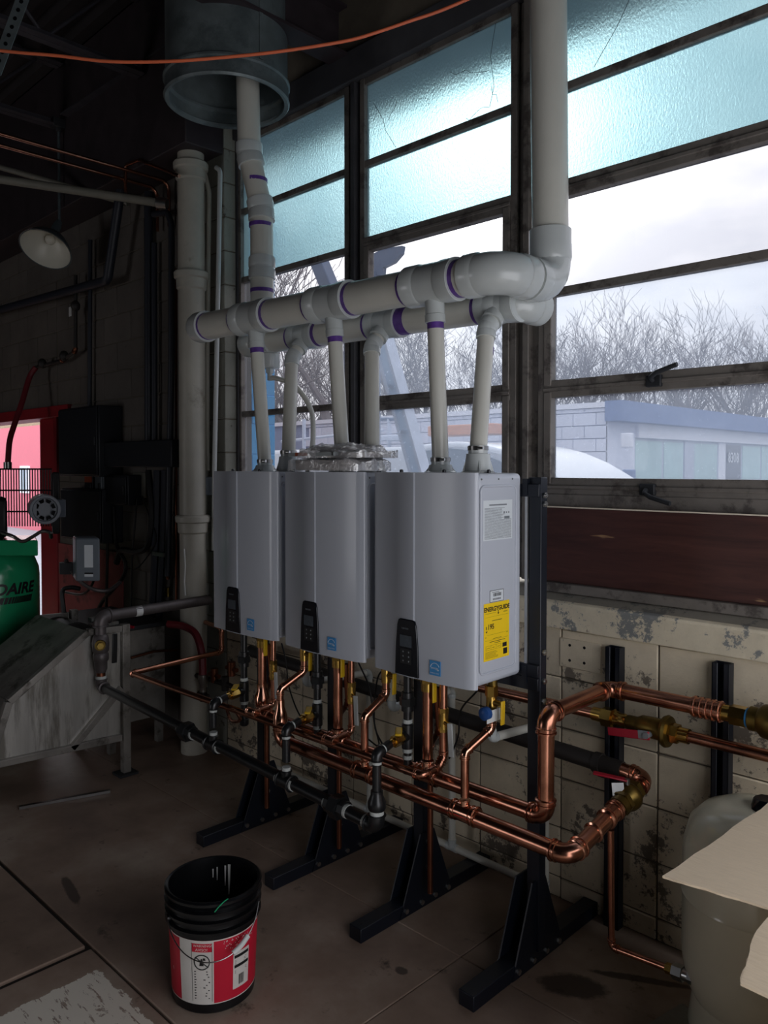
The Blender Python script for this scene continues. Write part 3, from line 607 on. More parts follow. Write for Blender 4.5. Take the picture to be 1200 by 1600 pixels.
# ================================================================ WATER HEATERS
PX, PY = V((1, 0, 0)), V((0, 1, 0)); UP = V((0, 0, 1))
HX = [-3.09, -2.567, -2.045]; HW = .463; HF, HB, HZ0, HZ1 = 2.000, 2.288, 1.012, 1.722
def heater():
    x0, x1 = HX[2], HX[2] + HW
    th = thing('water_heater', ((x0 + x1) / 2, (HF + HB) / 2, HZ0), None, 'water heater', None)
    yc = HF + .040                                     # seam between front cover and back case
    prof = [(x0, yc)]
    def corner(cx, cy, r, a0, a1, n=7): return [(cx + r * math.cos(R(a0 + (a1 - a0) * i / n)), cy + r * math.sin(R(a0 + (a1 - a0) * i / n))) for i in range(n + 1)]
    prof += corner(x0 + .022, HF + .012 + .022, .022, 180, 270)
    prof += [(x0 + .128, HF + .004), (x0 + .134, HF + .0005), (x0 + .214, HF - .002), (x0 + .219, HF + .0015), (x0 + .33, HF + .004), (x0 + .385, HF + .010)]
    prof += [(x1 - .056 + .056 * math.cos(R(q_)), HF + .040 - .026 * math.cos(R(q_ - 270)) * 1.0) for q_ in range(285, 361, 8)]
    prof += [(x1, yc)]
    cov = obj('front_cover', MB().prism([(x, y, HZ0) for x, y in prof], (0, 0, HZ1 - HZ0)), 'enamel', th, bevel=.020, seg=5, angle=30)
    case = obj('case', MB().box((x0 + .003, yc + .002, HZ0 + .006), (x1 - .003, HB, HZ1 - .002)), 'enamel', th, bevel=.018, seg=3)
    obj('case_seam', MB().box((x0 + .006, yc - .001, HZ0 + .02), (x1 - .006, yc + .003, HZ1 - .012)), 'grey_plastic', th)
    for xs in (x1 - .003, x0 + .003):                  # pressed panel outline in each side
        a, b, c, d_ = yc + .014, HB - .038, HZ0 + .045, HZ1 - .045; r = .018; pts = []
        for cy, cz, a0 in ((a + r, c + r, 180), (b - r, c + r, 270), (b - r, d_ - r, 0), (a + r, d_ - r, 90)):
            pts += [(xs, cy + r * math.cos(R(a0 + i * 22.5)), cz + r * math.sin(R(a0 + i * 22.5))) for i in range(5)]
        obj('pressed_bead', MB().tube(pts, .0045, 8, closed=True), 'enamel', case)
        for yy in (a + .005, (a + b) / 2, b - .02): obj('screw', MB().ball((xs, yy, HZ1 - .022), .0035, 8, 6), 'grey_plastic', case)
    # control panel
    def fp(dx, z): return V((x0 + dx, HF - .001, z))
    px, zt = .129, HZ0 + .197
    poly = [fp(px, HZ0 + .004), fp(px + .110, HZ0 + .004), fp(px + .106, HZ0 + .11), fp(px + .099, HZ0 + .180), fp(px + .093, zt), fp(px + .084, zt + .004), fp(px + .026, zt + .004), fp(px + .017, zt), fp(px + .011, HZ0 + .18), fp(px + .004, HZ0 + .11)]
    cp = obj('control_panel', MB().prism([q + V((0, -.004, 0)) for q in poly], (0, .012, 0)), 'black_plastic', th, bevel=.003)
    o = V((x0 + px, HF - .005, HZ0)); X_, Z_ = PX, UP
    sheet('display', o, X_, Z_, [(.026, .105, .080, .145)], 'scuffed_plastic', cp, 0, .0015)
    sheet('keypad', o, X_, Z_, [(.028, .046, .082, .098)], 'pad_plastic', cp, 0, .0018)
    for i in range(3):
        for j in range(2): obj('button', MB().ball(o + V((.042 + .026 * j, -.002, .056 + .016 * i)), .0032, 8, 6, (1, .4, 1)), 'grey_plastic', cp)
    text('navien', o + V((.034, -.0006, .166)), X_, Z_, .013, 'grey_print', cp)
    # blue efficiency badge
    b = V((x0 + .289, HF - .0005, HZ0 + .028)); tilt = V((1, .045, 0)).normalized()
    bd = obj('efficiency_badge', MB().prism(quad(b, tilt, UP, 0, 0, .046, .049, .001), V((0, .002, 0))), 'badge_blue', th)
    bb = b + V((0, -.0012, 0))
    arc = [bb + tilt * (.023 + .019 * math.cos(R(a))) + UP * (.024 + .018 * math.sin(R(a))) for a in range(20, 171, 10)]
    obj('badge_arc', MB().tube(arc, .0008, 5), 'white_print', bd)
    text('energy', bb + tilt * .006 + UP * .022, tilt, UP, .011, 'white_print', bd, shear=.2)
    star = [bb + tilt * (.037 + (.0045 if i % 2 == 0 else .002) * math.sin(R(36 * i))) + UP * (.020 + (.0045 if i % 2 == 0 else .002) * math.cos(R(36 * i))) + V((0, -.0006, 0)) for i in range(10)]
    obj('badge_star', MB().add(star[::-1], [tuple(range(10))]), 'white_print', bd)
    text('ENERGY STAR', bb + tilt * .004 + UP * .006, tilt, UP, .0058, 'white_print', bd)
    # top fittings: two vent collars with clamps, screws
    vents = []
    for i, (dx, h) in enumerate(((.185, .03), (.355, .068))):
        c = V((x0 + dx, 2.175, HZ1 - .004)); mbv = MB()
        mbv.lathe([(0, 0), (.058, 0), (.058, .006), (.047, .010), (.041, h), (.034, h + .001), (.034, h + .028), (.030, h + .028), (.0, h + .026)], c, UP, 24)
        for k in range(4):
            q = Matrix.Rotation(R(45 + 90 * k), 3, 'Z') @ V((.05, 0, 0)); t_ = Matrix.Rotation(R(45 + 90 * k), 3, 'Z') @ V((0, .003, 0))
            mbv.prism([c + q * .72 + V((0, 0, h)) - t_, c + q * 1.1 + V((0, 0, .006)) - t_, c + q * .6 + V((0, 0, .004)) - t_], t_ * 2)
        vc = obj('vent_collar', mbv, 'pvc_fitting', th)
        cl = obj('hose_clamp', MB().lathe([(.0345, h + .012), (.0365, h + .012), (.0365, h + .026), (.0345, h + .026)], c, UP, 24), 'steel_band', vc)
        obj('clamp_screw', MB().cyl(c + V((.024, -.031, h + .019)), c + V((.042, -.026, h + .019)), .0055, n=10), 'bolt_steel', vc)
    for dx, y in ((.10, 2.06), (.30, 2.06), (.42, 2.15)): obj('top_screw', MB().lathe([(0, 0), (.007, 0), (.007, .010), (.004, .013), (0, .013)], (x0 + dx, y, HZ1 - .003), UP, 10), 'black_plastic', th)
    obj('top_seal', MB().lathe([(.03, 0), (.066, 0), (.066, .004), (.03, .004)], (x0 + .355, 2.175, HZ1 - .005), UP, 20), 'black_plastic', th)
    # connections under the case
    for dx, y, r in ((.135, 2.16, .012), (.225, 2.16, .016), (.425, 2.17, .016)): obj('connection_stub', MB().cyl((x0 + dx, y, HZ0 - .03), (x0 + dx, y, HZ0 + .02), r, n=12), 'brass_old', th)
    return th
h3 = heater(); h3['label'] = 'white wall-hung water heater with yellow guide label, nearest of the three'
HEAT = [h3]
for i, lab in ((1, 'middle white wall-hung water heater, under the bagged manuals'), (0, 'leftmost white wall-hung water heater, farthest along the rack')):
    c = copy_tree(h3); c.location.x += HX[i] - HX[2]; ORG[c.name] = c.location.copy(); c['label'] = lab; HEAT.append(c)
for c in HEAT: c['group'] = 'tankless water heaters on the rack'
# printed labels on the side of the nearest heater
case = [o for o in h3.children if o.name.split('.')[0] == 'case'][0]
sx = HX[2] + HW - .0028; so = V((sx, 0, 0)); SX, SZ = PY, UP       # seen from +X: right is +Y
sp = tag(sheet('rating_label', so, SX, SZ, [(2.068, 1.497, 2.229, 1.630)], 'paper_label', case), 'pale grey printed rating label')
rr = random.Random(5); rects = [(2.0996, 1.612, 2.1974, 1.6165)]
z = 1.603
while z > 1.502:
    x = 2.0743
    while x < 2.218:
        l_ = rr.uniform(.012, .045)
        if not (z > 1.565 and x > 2.1627): rects.append((x, z, min(x + l_, 2.2227), z + .0014))
        x += l_ + .002
    z -= .0036
rects += [(2.1832, 1.566, 2.2132, 1.575), (2.1785, 1.584, 2.1864, 1.591), (2.1927, 1.585, 2.199, 1.59), (2.2053, 1.585, 2.2116, 1.59)]
tag(sheet('label_print', so, SX, SZ, rects, 'grey_print', sp, .0007, .0003), kind='stuff')
up = sheet('barcode_label', so, SX, SZ, [(2.105, 1.291, 2.18, 1.329)], 'paper_label', case)
fr = [quad(so, SX, SZ, 2.105, 1.291, 2.18, 1.329, .0008)]
obj('label_border', MB().tube(fr[0], .0009, 5, closed=True), 'black_print', up)
rects = []; x = 2.1231
while x < 2.1661:
    w_ = rr.choice((.001, .0017, .0025)); rects.append((x, 1.309, x + w_, 1.320)); x += w_ + rr.choice((.0011, .002))
x = 2.1217
while x < 2.1661: rects.append((x, 1.297, x + .004, 1.303)); x += .0076
rects.append((2.1161, 1.3225, 2.1564, 1.3238))
tag(sheet('barcode', so, SX, SZ, rects, 'black_print', up, .0007, .0003), kind='stuff')
eg = sheet('guide_label', so, SX, SZ, [(2.072, 1.098, 2.213, 1.289)], 'yellow_label', case, .0004)
eg['label'] = 'yellow energy guide label with black print'
eo = so + V((.0012, 0, 0))
text('ENERGYGUIDE', eo + V((0, 2.1432, 1.2615)), SX, SZ, .0212, 'black_print', eg, align='CENTER', bold=.0006)
text('195', eo + V((0, 2.0916, 1.202)), SX, SZ, .024, 'black_print', eg, bold=.0005); text('$', eo + V((0, 2.0811, 1.203)), SX, SZ, .015, 'black_print', eg)
arrow = MB().box((eo.x, 2.1497, 1.252), (eo.x + .0004, 2.1523, 1.262)).prism([(eo.x, 2.1458, 1.253), (eo.x, 2.1562, 1.253), (eo.x, 2.151, 1.247)], (.0004, 0, 0)).prism([(eo.x, 2.0811, 1.197), (eo.x, 2.0916, 1.197), (eo.x, 2.0864, 1.191)], (.0004, 0, 0))
obj('label_arrow', arrow, 'black_print', eg)
rects = [(2.0798, 1.2545, 2.1373, 1.2553), (2.0798, 1.2425, 2.2052, 1.2429), (2.0877, 1.183, 2.2052, 1.1834), (2.0798, 1.176, 2.0851, 1.1775), (2.1973, 1.180, 2.2039, 1.1815), (2.0798, 1.165, 2.2052, 1.1654), (2.1164, 1.228, 2.1712, 1.2297), (2.1229, 1.168, 2.1686, 1.1692), (2.1033, 1.158, 2.1895, 1.1597), (2.1294, 1.1525, 2.1634, 1.154), (2.1817, 1.254, 2.2026, 1.2548), (2.1791, 1.251, 2.2026, 1.2518),
         (2.1751, 1.133, 2.1986, 1.147), (2.1791, 1.108, 2.2013, 1.128), (2.0824, 1.133, 2.166, 1.1334), (2.0824, 1.147, 2.166, 1.1474), (2.0824, 1.133, 2.083, 1.1474), (2.1099, 1.133, 2.1104, 1.1474), (2.1386, 1.133, 2.1391, 1.1474), (2.166, 1.133, 2.1665, 1.1474), (2.0877, 1.139, 2.1046, 1.140), (2.1177, 1.139, 2.1308, 1.140), (2.1451, 1.139, 2.1595, 1.140)]
for i in range(6): rects.append((2.0798, 1.126 - i * .004, 2.166 - rr.uniform(0, .03), 1.1268 - i * .004))
tag(sheet('label_print', so, SX, SZ, rects, 'black_print', eg, .0012, .0003), kind='stuff')
# ================================================================ RACK
rk = thing('heater_rack', (-2.4, 2.33, 0), 'black steel frame with four splayed feet carrying the white heaters', 'rack')
PXs = [-3.125, -2.603, -2.085, -1.545]; FYc = 2.385
def rack_post(i, x):
    fx = x - .035 if i < 3 else x - .055
    obj('foot', MB().box((fx, 1.965, .0), (fx + .062, 2.80, .052)), 'rack_black', rk, bevel=.003)
    obj('post', MB().box((x - .026, 2.305, .052), (x + .026, 2.345, 1.705)), 'rack_black', rk, bevel=.003)
    for s_ in (0, 1):
        xx = fx + (.062 if s_ else -.006)
        g_ = [(xx, 2.17, .006), (xx, 2.48, .006), (xx, 2.365, .30), (xx, 2.285, .30)]
        gp = obj('gusset', MB().prism(g_, (.006, 0, 0)), 'rack_black', rk)
        for yy, zz in ((2.20, .03), (2.29, .03), (2.37, .03), (2.45, .03), (2.325, .16), (2.325, .26)):
            s2 = .006 if s_ else -.0
            mbx = MB(); hexnut(mbx, (xx + s2, yy, zz), (xx + s2 + (.008 if s_ else -.008), yy, zz), .010)
            obj('bolt', mbx, 'bolt_steel', gp)
    mbx = MB().cyl((fx + .031, 1.995, .0515), (fx + .031, 1.995, .0528), .006, n=12); obj('bolt_hole', mbx, 'pad_plastic', rk)
for i, x in enumerate(PXs): rack_post(i, x)
for z in (1.66, 1.035, .99):
    obj('rail', MB().box((-3.15, 2.292, z - .022), (-1.52, 2.305, z + .022)), 'rack_black', rk, bevel=.002)
for z in (1.643, 1.613, 1.10, 1.0, .93):
    p = V((PXs[3] + .0265, 2.322, z)); mbx = MB(); hexnut(mbx, p, p + V((.008, 0, 0)), .011); mbx.cyl(p + V((.008, 0, 0)), p + V((.013, 0, 0)), .006, n=10); obj('bolt', mbx, 'bolt_steel', rk)
for z0, z1 in ((1.645, 1.70), (.99, 1.05)): obj('end_bracket', MB().box((-1.585, 2.289, z0), (-1.565, 2.31, z1)), 'rack_black', rk)
obj('wall_bracket', MB().box((-1.579, 2.296, 1.05), (-1.568, 2.302, 1.645)), 'bolt_steel', rk)
# ================================================================ PVC VENTS
ev = thing('exhaust_vent', (-2.5, 2.17, 2.4), 'white plastic exhaust header with three drops and a riser at the right window', 'vent pipe')
ER = .0655; ezA, ezB = V((-3.44, 2.165, 2.432)), V((-1.585, 2.165, 2.395)); exd = (ezB - ezA).normalized()
def hx_(px, py=480): # header X under a pixel, on the near side of the header
    return float(at(px, py, Y=2.105).x)
def onh(x): return ezA + exd * ((x - ezA.x) / exd.x)
ed = [(at(398, 525, Y=2.165), 0), (at(520, 505, Y=2.165), 1), (at(678, 480, Y=2.165), 2)]
riser_top = V((-1.62, 2.46, 4.75)); rx = V((-1.585, 2.46, 2.395))
route(ev, [ezA + exd * .03, ezB, rx, riser_top], ER, 'pvc', 'pvc')
for p, i in ed:
    t_ = onh(float(p.x)); base = V((HX[i] + .185, 2.175, HZ1 + .03))
    tee(ev, t_, exd, base - t_, ER, .031, 'pvc', L=1.75, Lb=3.1)
    for s_ in (-1, 1): obj('primer_ring', MB().cyl(t_ + exd * s_ * (ER * 1.75 + .0), t_ + exd * s_ * (ER * 1.75 + .018), ER * 1.012, n=28), 'purple_primer', ev)
    dn = (base - t_).normalized()
    obj('drop_pipe', MB().cyl(t_ + dn * .05, base, .0302, n=20), 'pvc', ev)
    a = t_ + dn * (ER + .031 * 3.1 * .8); obj('primer_ring', MB().cyl(a, a + dn * .022, .0307, n=20), 'purple_primer', ev)
obj('end_cap', MB().lathe([(0, -.075), (ER * .6, -.073), (ER * 1.05, -.055), (ER * 1.16, -.03), (ER * 1.16, .03), (ER, .031)], ezA + exd * .055, exd, 28), 'pvc_fitting', ev)
obj('primer_ring', MB().cyl(ezA + exd * .085, ezA + exd * .10, ER * 1.012, n=28), 'purple_primer', ev)
obj('coupling', MB().lathe([(ER * .99, 0), (ER * 1.15, .004), (ER * 1.15, .10), (ER * .99, .104)], V((-1.588, 2.46, 2.49)), UP, 28), 'pvc_fitting', ev)
q = at(863, 68, Y=2.40); 
iv = thing('intake_vent', (-2.5, 2.36, 2.35), 'white plastic intake header behind, rising into the galvanised duct', 'vent pipe')
IR = .057; iA, iB = V((-3.19, 2.375, 2.357)), V((-1.66, 2.375, 2.328)); ixd = (iB - iA).normalized()
def oni(x): return iA + ixd * ((x - iA.x) / ixd.x)
route(iv, [iA, iB, iB + V((0, .12, 0))], IR, 'pvc', 'pvc')
zt0 = 2.72; up1, up2 = V((-3.19, 2.375, zt0)), V((-3.225, 2.40, 3.02)); 
tee(iv, iA, ixd, UP, IR, IR, 'pvc', L=1.6, Lb=.8)
obj('end_cap', MB().lathe([(0, -.02), (IR * 1.1, -.016), (IR * 1.16, 0), (IR * 1.16, .05)], iA - ixd * .11, ixd, 24), 'pvc_fitting', iv)
route(iv, [iA + UP * .05, up1, up2, V((-3.285, 2.37, 3.30)), V((-3.30, 2.36, 4.4))], IR, 'pvc', 'pvc')
for z, s_ in ((2.60, .06), (2.93, .05), (3.16, .05)):
    x = -3.19 if z < 2.7 else -3.215 if z < 3 else -3.255
    obj('primer_ring', MB().cyl((x, 2.375 + (.012 if z > 2.7 else 0), z), (x, 2.375 + (.012 if z > 2.7 else 0), z + .018), IR * 1.03, n=24), 'purple_primer', iv)
for i in range(3):
    base = V((HX[i] + .355, 2.175, HZ1 + .068)); tp = at(*((452, 535), (577, 505), (756, 475))[i], Y=2.27)
    top = V((tp.x, 2.285, 2.215)); tx = oni(float(tp.x) - .0); tx = V((tx.x, tx.y, tx.z))
    dn = (base - top).normalized()
    route(iv, [base, top + V((0, 0, .02)), tx + V((0, -.0, .0))], .0302, 'pvc', 'pvc')
    tee(iv, tx, ixd, (top + V((0, 0, .02))) - tx, IR, .033, 'pvc', L=1.5, Lb=1.2)
    for s_ in ((-1, 1) if i < 2 else (-1,)): obj('primer_ring', MB().cyl(tx + ixd * s_ * (IR * 1.5), tx + ixd * s_ * (IR * 1.5 + (.05 if (i == 1 and s_ == 1) else .02)), IR * 1.014, n=26), 'purple_primer', iv)
    obj('primer_ring', MB().cyl(top + dn * .05, top + dn * .075, .0312, n=20), 'purple_primer', iv)
# drain trap under the left end
tr = MB().lathe([(0, 0), (.045, .001), (.05, .01), (.05, .07), (.042, .075), (.042, .1)], (-3.13, 2.375, 2.222), UP, 20); obj('drain_cap', tr, 'pvc_fitting', iv)
tr = MB(); hexnut(tr, (-3.13, 2.375, 2.222), (-3.13, 2.375, 2.20), .02); tr.cyl((-3.13, 2.375, 2.2), (-3.13, 2.375, 2.165), .012, n=12); obj('drain_nut', tr, 'pvc_fitting', iv)
hp = smooth_path([V((-3.13, 2.375, 2.175)), V((-3.09, 2.39, 2.172)), V((-2.99, 2.42, 2.13)), V((-2.90, 2.44, 2.02)), V((-2.88, 2.44, 1.90)), V((-2.90, 2.44, 1.78)), V((-2.93, 2.42, 1.6)), V((-2.94, 2.40, 1.2))])
tag(obj('drain_hose', MB().tube(hp, .0125, 10), 'pvc', iv), 'curving white hose')
# bagged manuals
bg_ = thing('bagged_manuals', (-2.34, 2.12, HZ1), 'pile of printed manuals in clear plastic bags on the middle heater', 'manuals', None)
def crumple(cx, cy, z0, lx, ly, h, rot, m, name, seed, rough, edge=.7, n=22):
    r_ = random.Random(seed); ph = [r_.uniform(0, 6.28) for _ in range(8)]; mb = MB(); top = []; c_, s_ = math.cos(rot), math.sin(rot)
    for j in range(n + 1):
        for i in range(n + 1):
            u_, v_ = i / n * 2 - 1, j / n * 2 - 1; e = max(abs(u_), abs(v_)); k = 1 - .10 * (u_ * v_) ** 2
            wob = 1 + rough * (1.6 * math.sin(5 * u_ + ph[0] + 3 * v_) + 1.2 * math.sin(9 * v_ + ph[1] - 4 * u_)) * e
            x, y = u_ * lx / 2 * k * wob, v_ * ly / 2 * k * wob
            z = h * (edge + (1 - edge) * (1 - e ** 3)) + rough * h * (3 * math.sin(7 * u_ + 4 * v_ + ph[2]) + 2.4 * math.sin(13 * v_ - 6 * u_ + ph[3]) + 2.2 * math.sin(21 * u_ + 3 * v_ + ph[4])) * (.4 + .6 * e) + r_.uniform(-.5, .5) * rough * h * 3
            top.append((cx + x * c_ - y * s_, cy + x * s_ + y * c_, z0 + max(z, h * .25)))
    W_ = n + 1; rim = [i for i in range(W_)] + [j * W_ + n for j in range(1, W_)] + [n * W_ + i for i in range(n - 1, -1, -1)] + [j * W_ for j in range(n - 1, 0, -1)]
    bot = [(top[q][0] + r_.uniform(-.003, .003), top[q][1] + r_.uniform(-.003, .003), z0) for q in rim]; o_ = len(top); L = len(rim)
    mb.add(top + bot, [(j * W_ + i, j * W_ + i + 1, (j + 1) * W_ + i + 1, (j + 1) * W_ + i) for j in range(n) for i in range(n)] + [(rim[k], o_ + k, o_ + (k + 1) % L, rim[(k + 1) % L]) for k in range(L)] + [tuple(o_ + k for k in range(L - 1, -1, -1))])
    return obj(name, mb, m, bg_, angle=25)
mx, my = -2.335, 2.10; Z0 = HZ1 + .003
crumple(mx, my, Z0 + .003, .34, .19, .042, .03, 'bag_paper', 'manual', 1, .012, .9); crumple(mx + .005, my, Z0, .43, .23, .052, -.04, 'bag_film', 'bag', 2, .035)
bk = obj('booklet', MB().box((mx - .175, my - .105, Z0 + .058), (mx + .10, my + .08, Z0 + .072)), 'book_cover', bg_, bevel=.001)
obj('booklet_mark', MB().box((mx - .13, my - .1058, Z0 + .059), (mx - .055, my - .02, Z0 + .0726)), 'plastic_orange', bk)
obj('booklet_mark', MB().box((mx + .088, my - .1058, Z0 + .059), (mx + .094, my - .03, Z0 + .0726)), 'black_print', bk)
crumple(mx + .09, my + .01, Z0 + .052, .26, .19, .022, .1, 'bag_paper', 'manual', 4, .02, .85); crumple(mx + .06, my + .01, Z0 + .050, .36, .225, .030, .08, 'bag_film', 'bag', 7, .05)
crumple(mx - .01, my + .03, Z0 + .073, .30, .16, .026, -.06, 'bag_paper', 'manual', 6, .02, .45); crumple(mx + .01, my + .03, Z0 + .072, .36, .19, .034, .02, 'bag_film', 'bag', 9, .05, .4)
# ================================================================ COPPER
CR = .027
m1 = thing('hot_supply_pipe', (-2.0, 2.06, .58), 'lower front copper manifold that turns to a red-lever valve at the wall', 'copper pipe')
z1 = .585; hx1 = [-2.65, -2.135, -1.652]; hb = [(-2.613, 2.16), (-2.121, 2.16), (-1.618, 2.16)]
c1, c2 = V((-1.25, 2.06, z1 - .012)), V((-1.268, 2.585, .655))
A0, A1 = V((-2.66, 2.06, z1 + .05)), V((-2.60, 2.06, z1))
vA, vB = c1.lerp(c2, .62), c1.lerp(c2, .80)
elb = [V((hx1[0], 2.06, z1 + .10)), V((hx1[0], 2.06, z1)), c1, vA]
route(m1, elb, CR, 'copper')
route(m1, [vB, c2, V((-1.36, 2.59, .658))], CR, 'copper')
obj('reducer', MB().lathe([(.015, .10), (.018, .10), (.019, .07), (.030, .035), (.032, .0), (.027, 0)], (hx1[0], 2.06, z1 + .07), UP, 18), 'copper_bright', m1)
for i in range(3):
    bx, by = hb[i]; fx = hx1[i]; zt_ = (.80, .80, .785)[i]
    route(m1, [V((bx, by, HZ0 - .03)), V((bx, by, zt_ + .065)), V((fx, 2.06, zt_)), V((fx, 2.06, z1 + .05))], .0145, 'copper', fm='copper_bright')
    vb = MB(); hexnut(vb, (bx, by, HZ0 - .05), (bx, by, HZ0 - .015), .022); vb.cyl((bx, by, HZ0 - .10), (bx, by, HZ0 - .05), .0185, n=14).cyl((bx, by, HZ0 - .07), (bx + .05, by - .005, HZ0 - .07), .011, n=12)
    obj('isolation_valve', vb, 'brass', m1)
    obj('valve_lever', MB().bar((bx + .055, by - .01, HZ0 - .055), (bx + .055, by - .012, HZ0 - .135), .022, .006, up=(1, 0, 0)), 'yellow_handle', m1, bevel=.003)
    if i: tee(m1, V((fx, 2.06, z1 - (.004 if i == 2 else 0))), PX, UP, CR, .0145, 'copper', L=2.0, Lb=1.6, fm='copper_bright')
obj('relief_tag', MB().box((-1.592, 2.10, .885), (-1.59, 2.19, .925)), 'tag_white', m1); obj('blue_cap', MB().lathe([(0, 0), (.022, 0), (.022, .02), (.012, .026), (0, .026)], (-1.605, 2.12, .915), (0, -1, 0), 14), 'blue_plastic', m1)
# big valve near the corner
ax = (c2 - c1).normalized(); vb = MB()
vb.cyl(vA - ax * .02, vA + ax * .01, .034, n=18); hexnut(vb, vA + ax * .01, vA + ax * .03, .040); vb.lathe([(.034, .03), (.046, .05), (.048, .07), (.040, .085), (.034, .09)], vA, ax, 20); hexnut(vb, vA + ax * .09, vA + ax * .112, .040)
obj('valve_body', vb, 'brass_old', m1); sd = ax.cross(UP).normalized(); vc = vA + ax * .055
obj('valve_stem', MB().cyl(vc, vc + UP * .065, .009, n=10), 'steel_band', m1)
obj('valve_lever', MB().bar(vc + UP * .06 - PX * .0, vc + UP * .072 + V((-.10, -.05, .0)), .026, .007), 'red_handle', m1, bevel=.003)
obj('lever_tag', MB().bar(vc + UP * .05 + V((-.02, -.03, .004)), vc + V((.0, -.05, -.02)), .04, .002), 'tag_white', m1)
for k in (.05, .26, .42, .55): 
    p = c1.lerp(c2, k + .02); b_ = MB(); ring(b_, p, ax, CR * 1.0, CR * 1.22, .010); obj('press_ring', b_, 'copper_bright', m1)
# tail to the expansion tank
t0 = c1.lerp(c2, .50); tk = V((t0.x, t0.y + .01, .175))
tee(m1, t0, ax, V((0, 0, -1)), CR, .011, 'copper', L=1.3, Lb=1.2)
TC = V((-.85, 2.44, 0)); tcon = V((-1.022, 2.315, .205))
m1t = thing('tank_tail_pipe', tk, 'thin copper tail dropping from the manifold to the beige tank', 'copper pipe')
route(m1t, [t0 - UP * .05, tk, tcon], .011, 'copper')
td = (tcon - tk).normalized(); un = MB(); hexnut(un, tcon - td * .045, tcon - td * .02, .016); obj('adapter', un, 'brass', m1t)
un = MB(); hexnut(un, tcon - td * .02, tcon + td * .012, .024); un.cyl(tcon + td * .012, tcon + td * .05, .018, n=14); hexnut(un, tcon + td * .03, tcon + td * .055, .021); obj('union_nut', un, 'bolt_steel', m1t)
# return manifold
m2 = thing('return_pipe', (-2.0, 2.16, .61), 'upper copper manifold with a tall riser beside the right rack post', 'copper pipe')
z2 = .613; wx = [-2.91, -2.397, -1.907]
c = [V((wx[0], 2.16, z2)), V((-1.40, 2.16, z2)), V((-1.40, 2.16, .945)), V((-1.405, 2.57, .948)), V((-1.10, 2.57, .95))]
route(m2, [V((wx[0], 2.16, z2 + .09))] + c, CR, 'copper')
for i in range(3):
    route(m2, [V((wx[i], 2.16, HZ0 - .05)), V((wx[i], 2.16, z2 + .06))], .0195, 'copper')
    if i: tee(m2, V((wx[i], 2.16, z2)), PX, UP, CR, .02, 'copper', L=2.0, Lb=1.6, fm='copper_bright')
    else: obj('reducer', MB().lathe([(.02, .05), (.024, .05), (.024, .02), (.036, -.01), (.036, -.04), (.027, -.042)], (wx[i], 2.16, z2 + .09), UP, 18), 'copper_bright', m2)
    vb = MB(); hexnut(vb, (wx[i], 2.16, HZ0 - .06), (wx[i], 2.16, HZ0 - .02), .03); vb.cyl((wx[i], 2.16, HZ0 - .09), (wx[i], 2.16, HZ0 - .06), .025, n=16).cyl((wx[i] - .06, 2.155, HZ0 - .045), (wx[i] + .045, 2.155, HZ0 - .045), .013, n=12)
    obj('isolation_valve', vb, 'brass', m2)
    obj('valve_lever', MB().bar((wx[i] + .05, 2.14, HZ0 - .04), (wx[i] + .05, 2.14, HZ0 - .12), .022, .006, up=(1, 0, 0)), 'yellow_handle', m2, bevel=.003)
    q = at(*((417, 1262), (530, 1325), (672, 1395))[i], Y=2.27); route(m2, [V((wx[i] + .03, 2.175, HZ0 - .075)), V((wx[i] + .03, 2.19, z2 + .16)), V((q.x, 2.27, z2 + .06)), q], .0115, 'copper_old', names=('discharge_pipe', 'elbow'), fm='copper_old')
bx0 = -1.10
cp_ = MB().cyl((bx0, 2.57, .95), (bx0 + .10, 2.57, .95), .031, n=20)
for k in range(5): ring(cp_, V((bx0 + .01 + .02 * k, 2.57, .95)), PX, .03, .0355, .014)
obj('coupling', cp_, 'copper', m2)
b2 = MB().cyl((bx0 + .10, 2.57, .95), (bx0 + .125, 2.57, .95), .027, n=18); hexnut(b2, (bx0 + .125, 2.57, .95), (bx0 + .175, 2.57, .95), .033); obj('brass_adapter', b2, 'brass', m2)
obj('sealant_ring', MB().cyl((bx0 + .175, 2.57, .95), (bx0 + .182, 2.57, .95), .031, n=18), 'badge_blue', m2)
obj('check_valve', MB().lathe([(.030, 0), (.038, .005), (.038, .03), (.052, .045), (.057, .08), (.057, .18), (.045, .21), (.034, .22), (.034, .26)], (bx0 + .18, 2.57, .95), PX, 24), 'brass_old', m2)
obj('pipe', MB().cyl((bx0 + .42, 2.57, .95), (-.2, 2.57, .95), CR), 'copper', m2)
# line along the wall with red valve
m3 = thing('wall_copper_pipe', (-1.3, 2.62, .83), 'copper pipe along the block wall with brass union, red lever valve and flange', 'copper pipe')
LZ, LY = .828, 2.615
obj('pipe', MB().cyl((-2.3, LY, LZ - .01), (-1.455, LY, LZ), .020, n=18), 'copper', m3); obj('pipe', MB().cyl((-1.13, LY, LZ), (-.2, LY, LZ), .020, n=18), 'copper', m3)
b3 = MB().cyl((-1.49, LY, LZ), (-1.45, LY, LZ), .0255, n=18); hexnut(b3, (-1.45, LY, LZ), (-1.41, LY, LZ), .036); b3.lathe([(.024, 0), (.030, .01), (.024, .03), (.027, .04), (.022, .06)], (-1.41, LY, LZ), PX, 18); obj('brass_union', b3, 'brass', m3)
b3 = MB().lathe([(.022, 0), (.026, .01), (.026, .04), (.03, .05), (.036, .06), (.038, .13), (.034, .14)], (-1.36, LY, LZ), PX, 20); obj('valve_body', b3, 'brass_old', m3)
obj('flange', MB().lathe([(.02, 0), (.052, .004), (.056, .014), (.052, .024), (.02, .028)], (-1.222, LY, LZ), PX, 28), 'brass_old', m3)
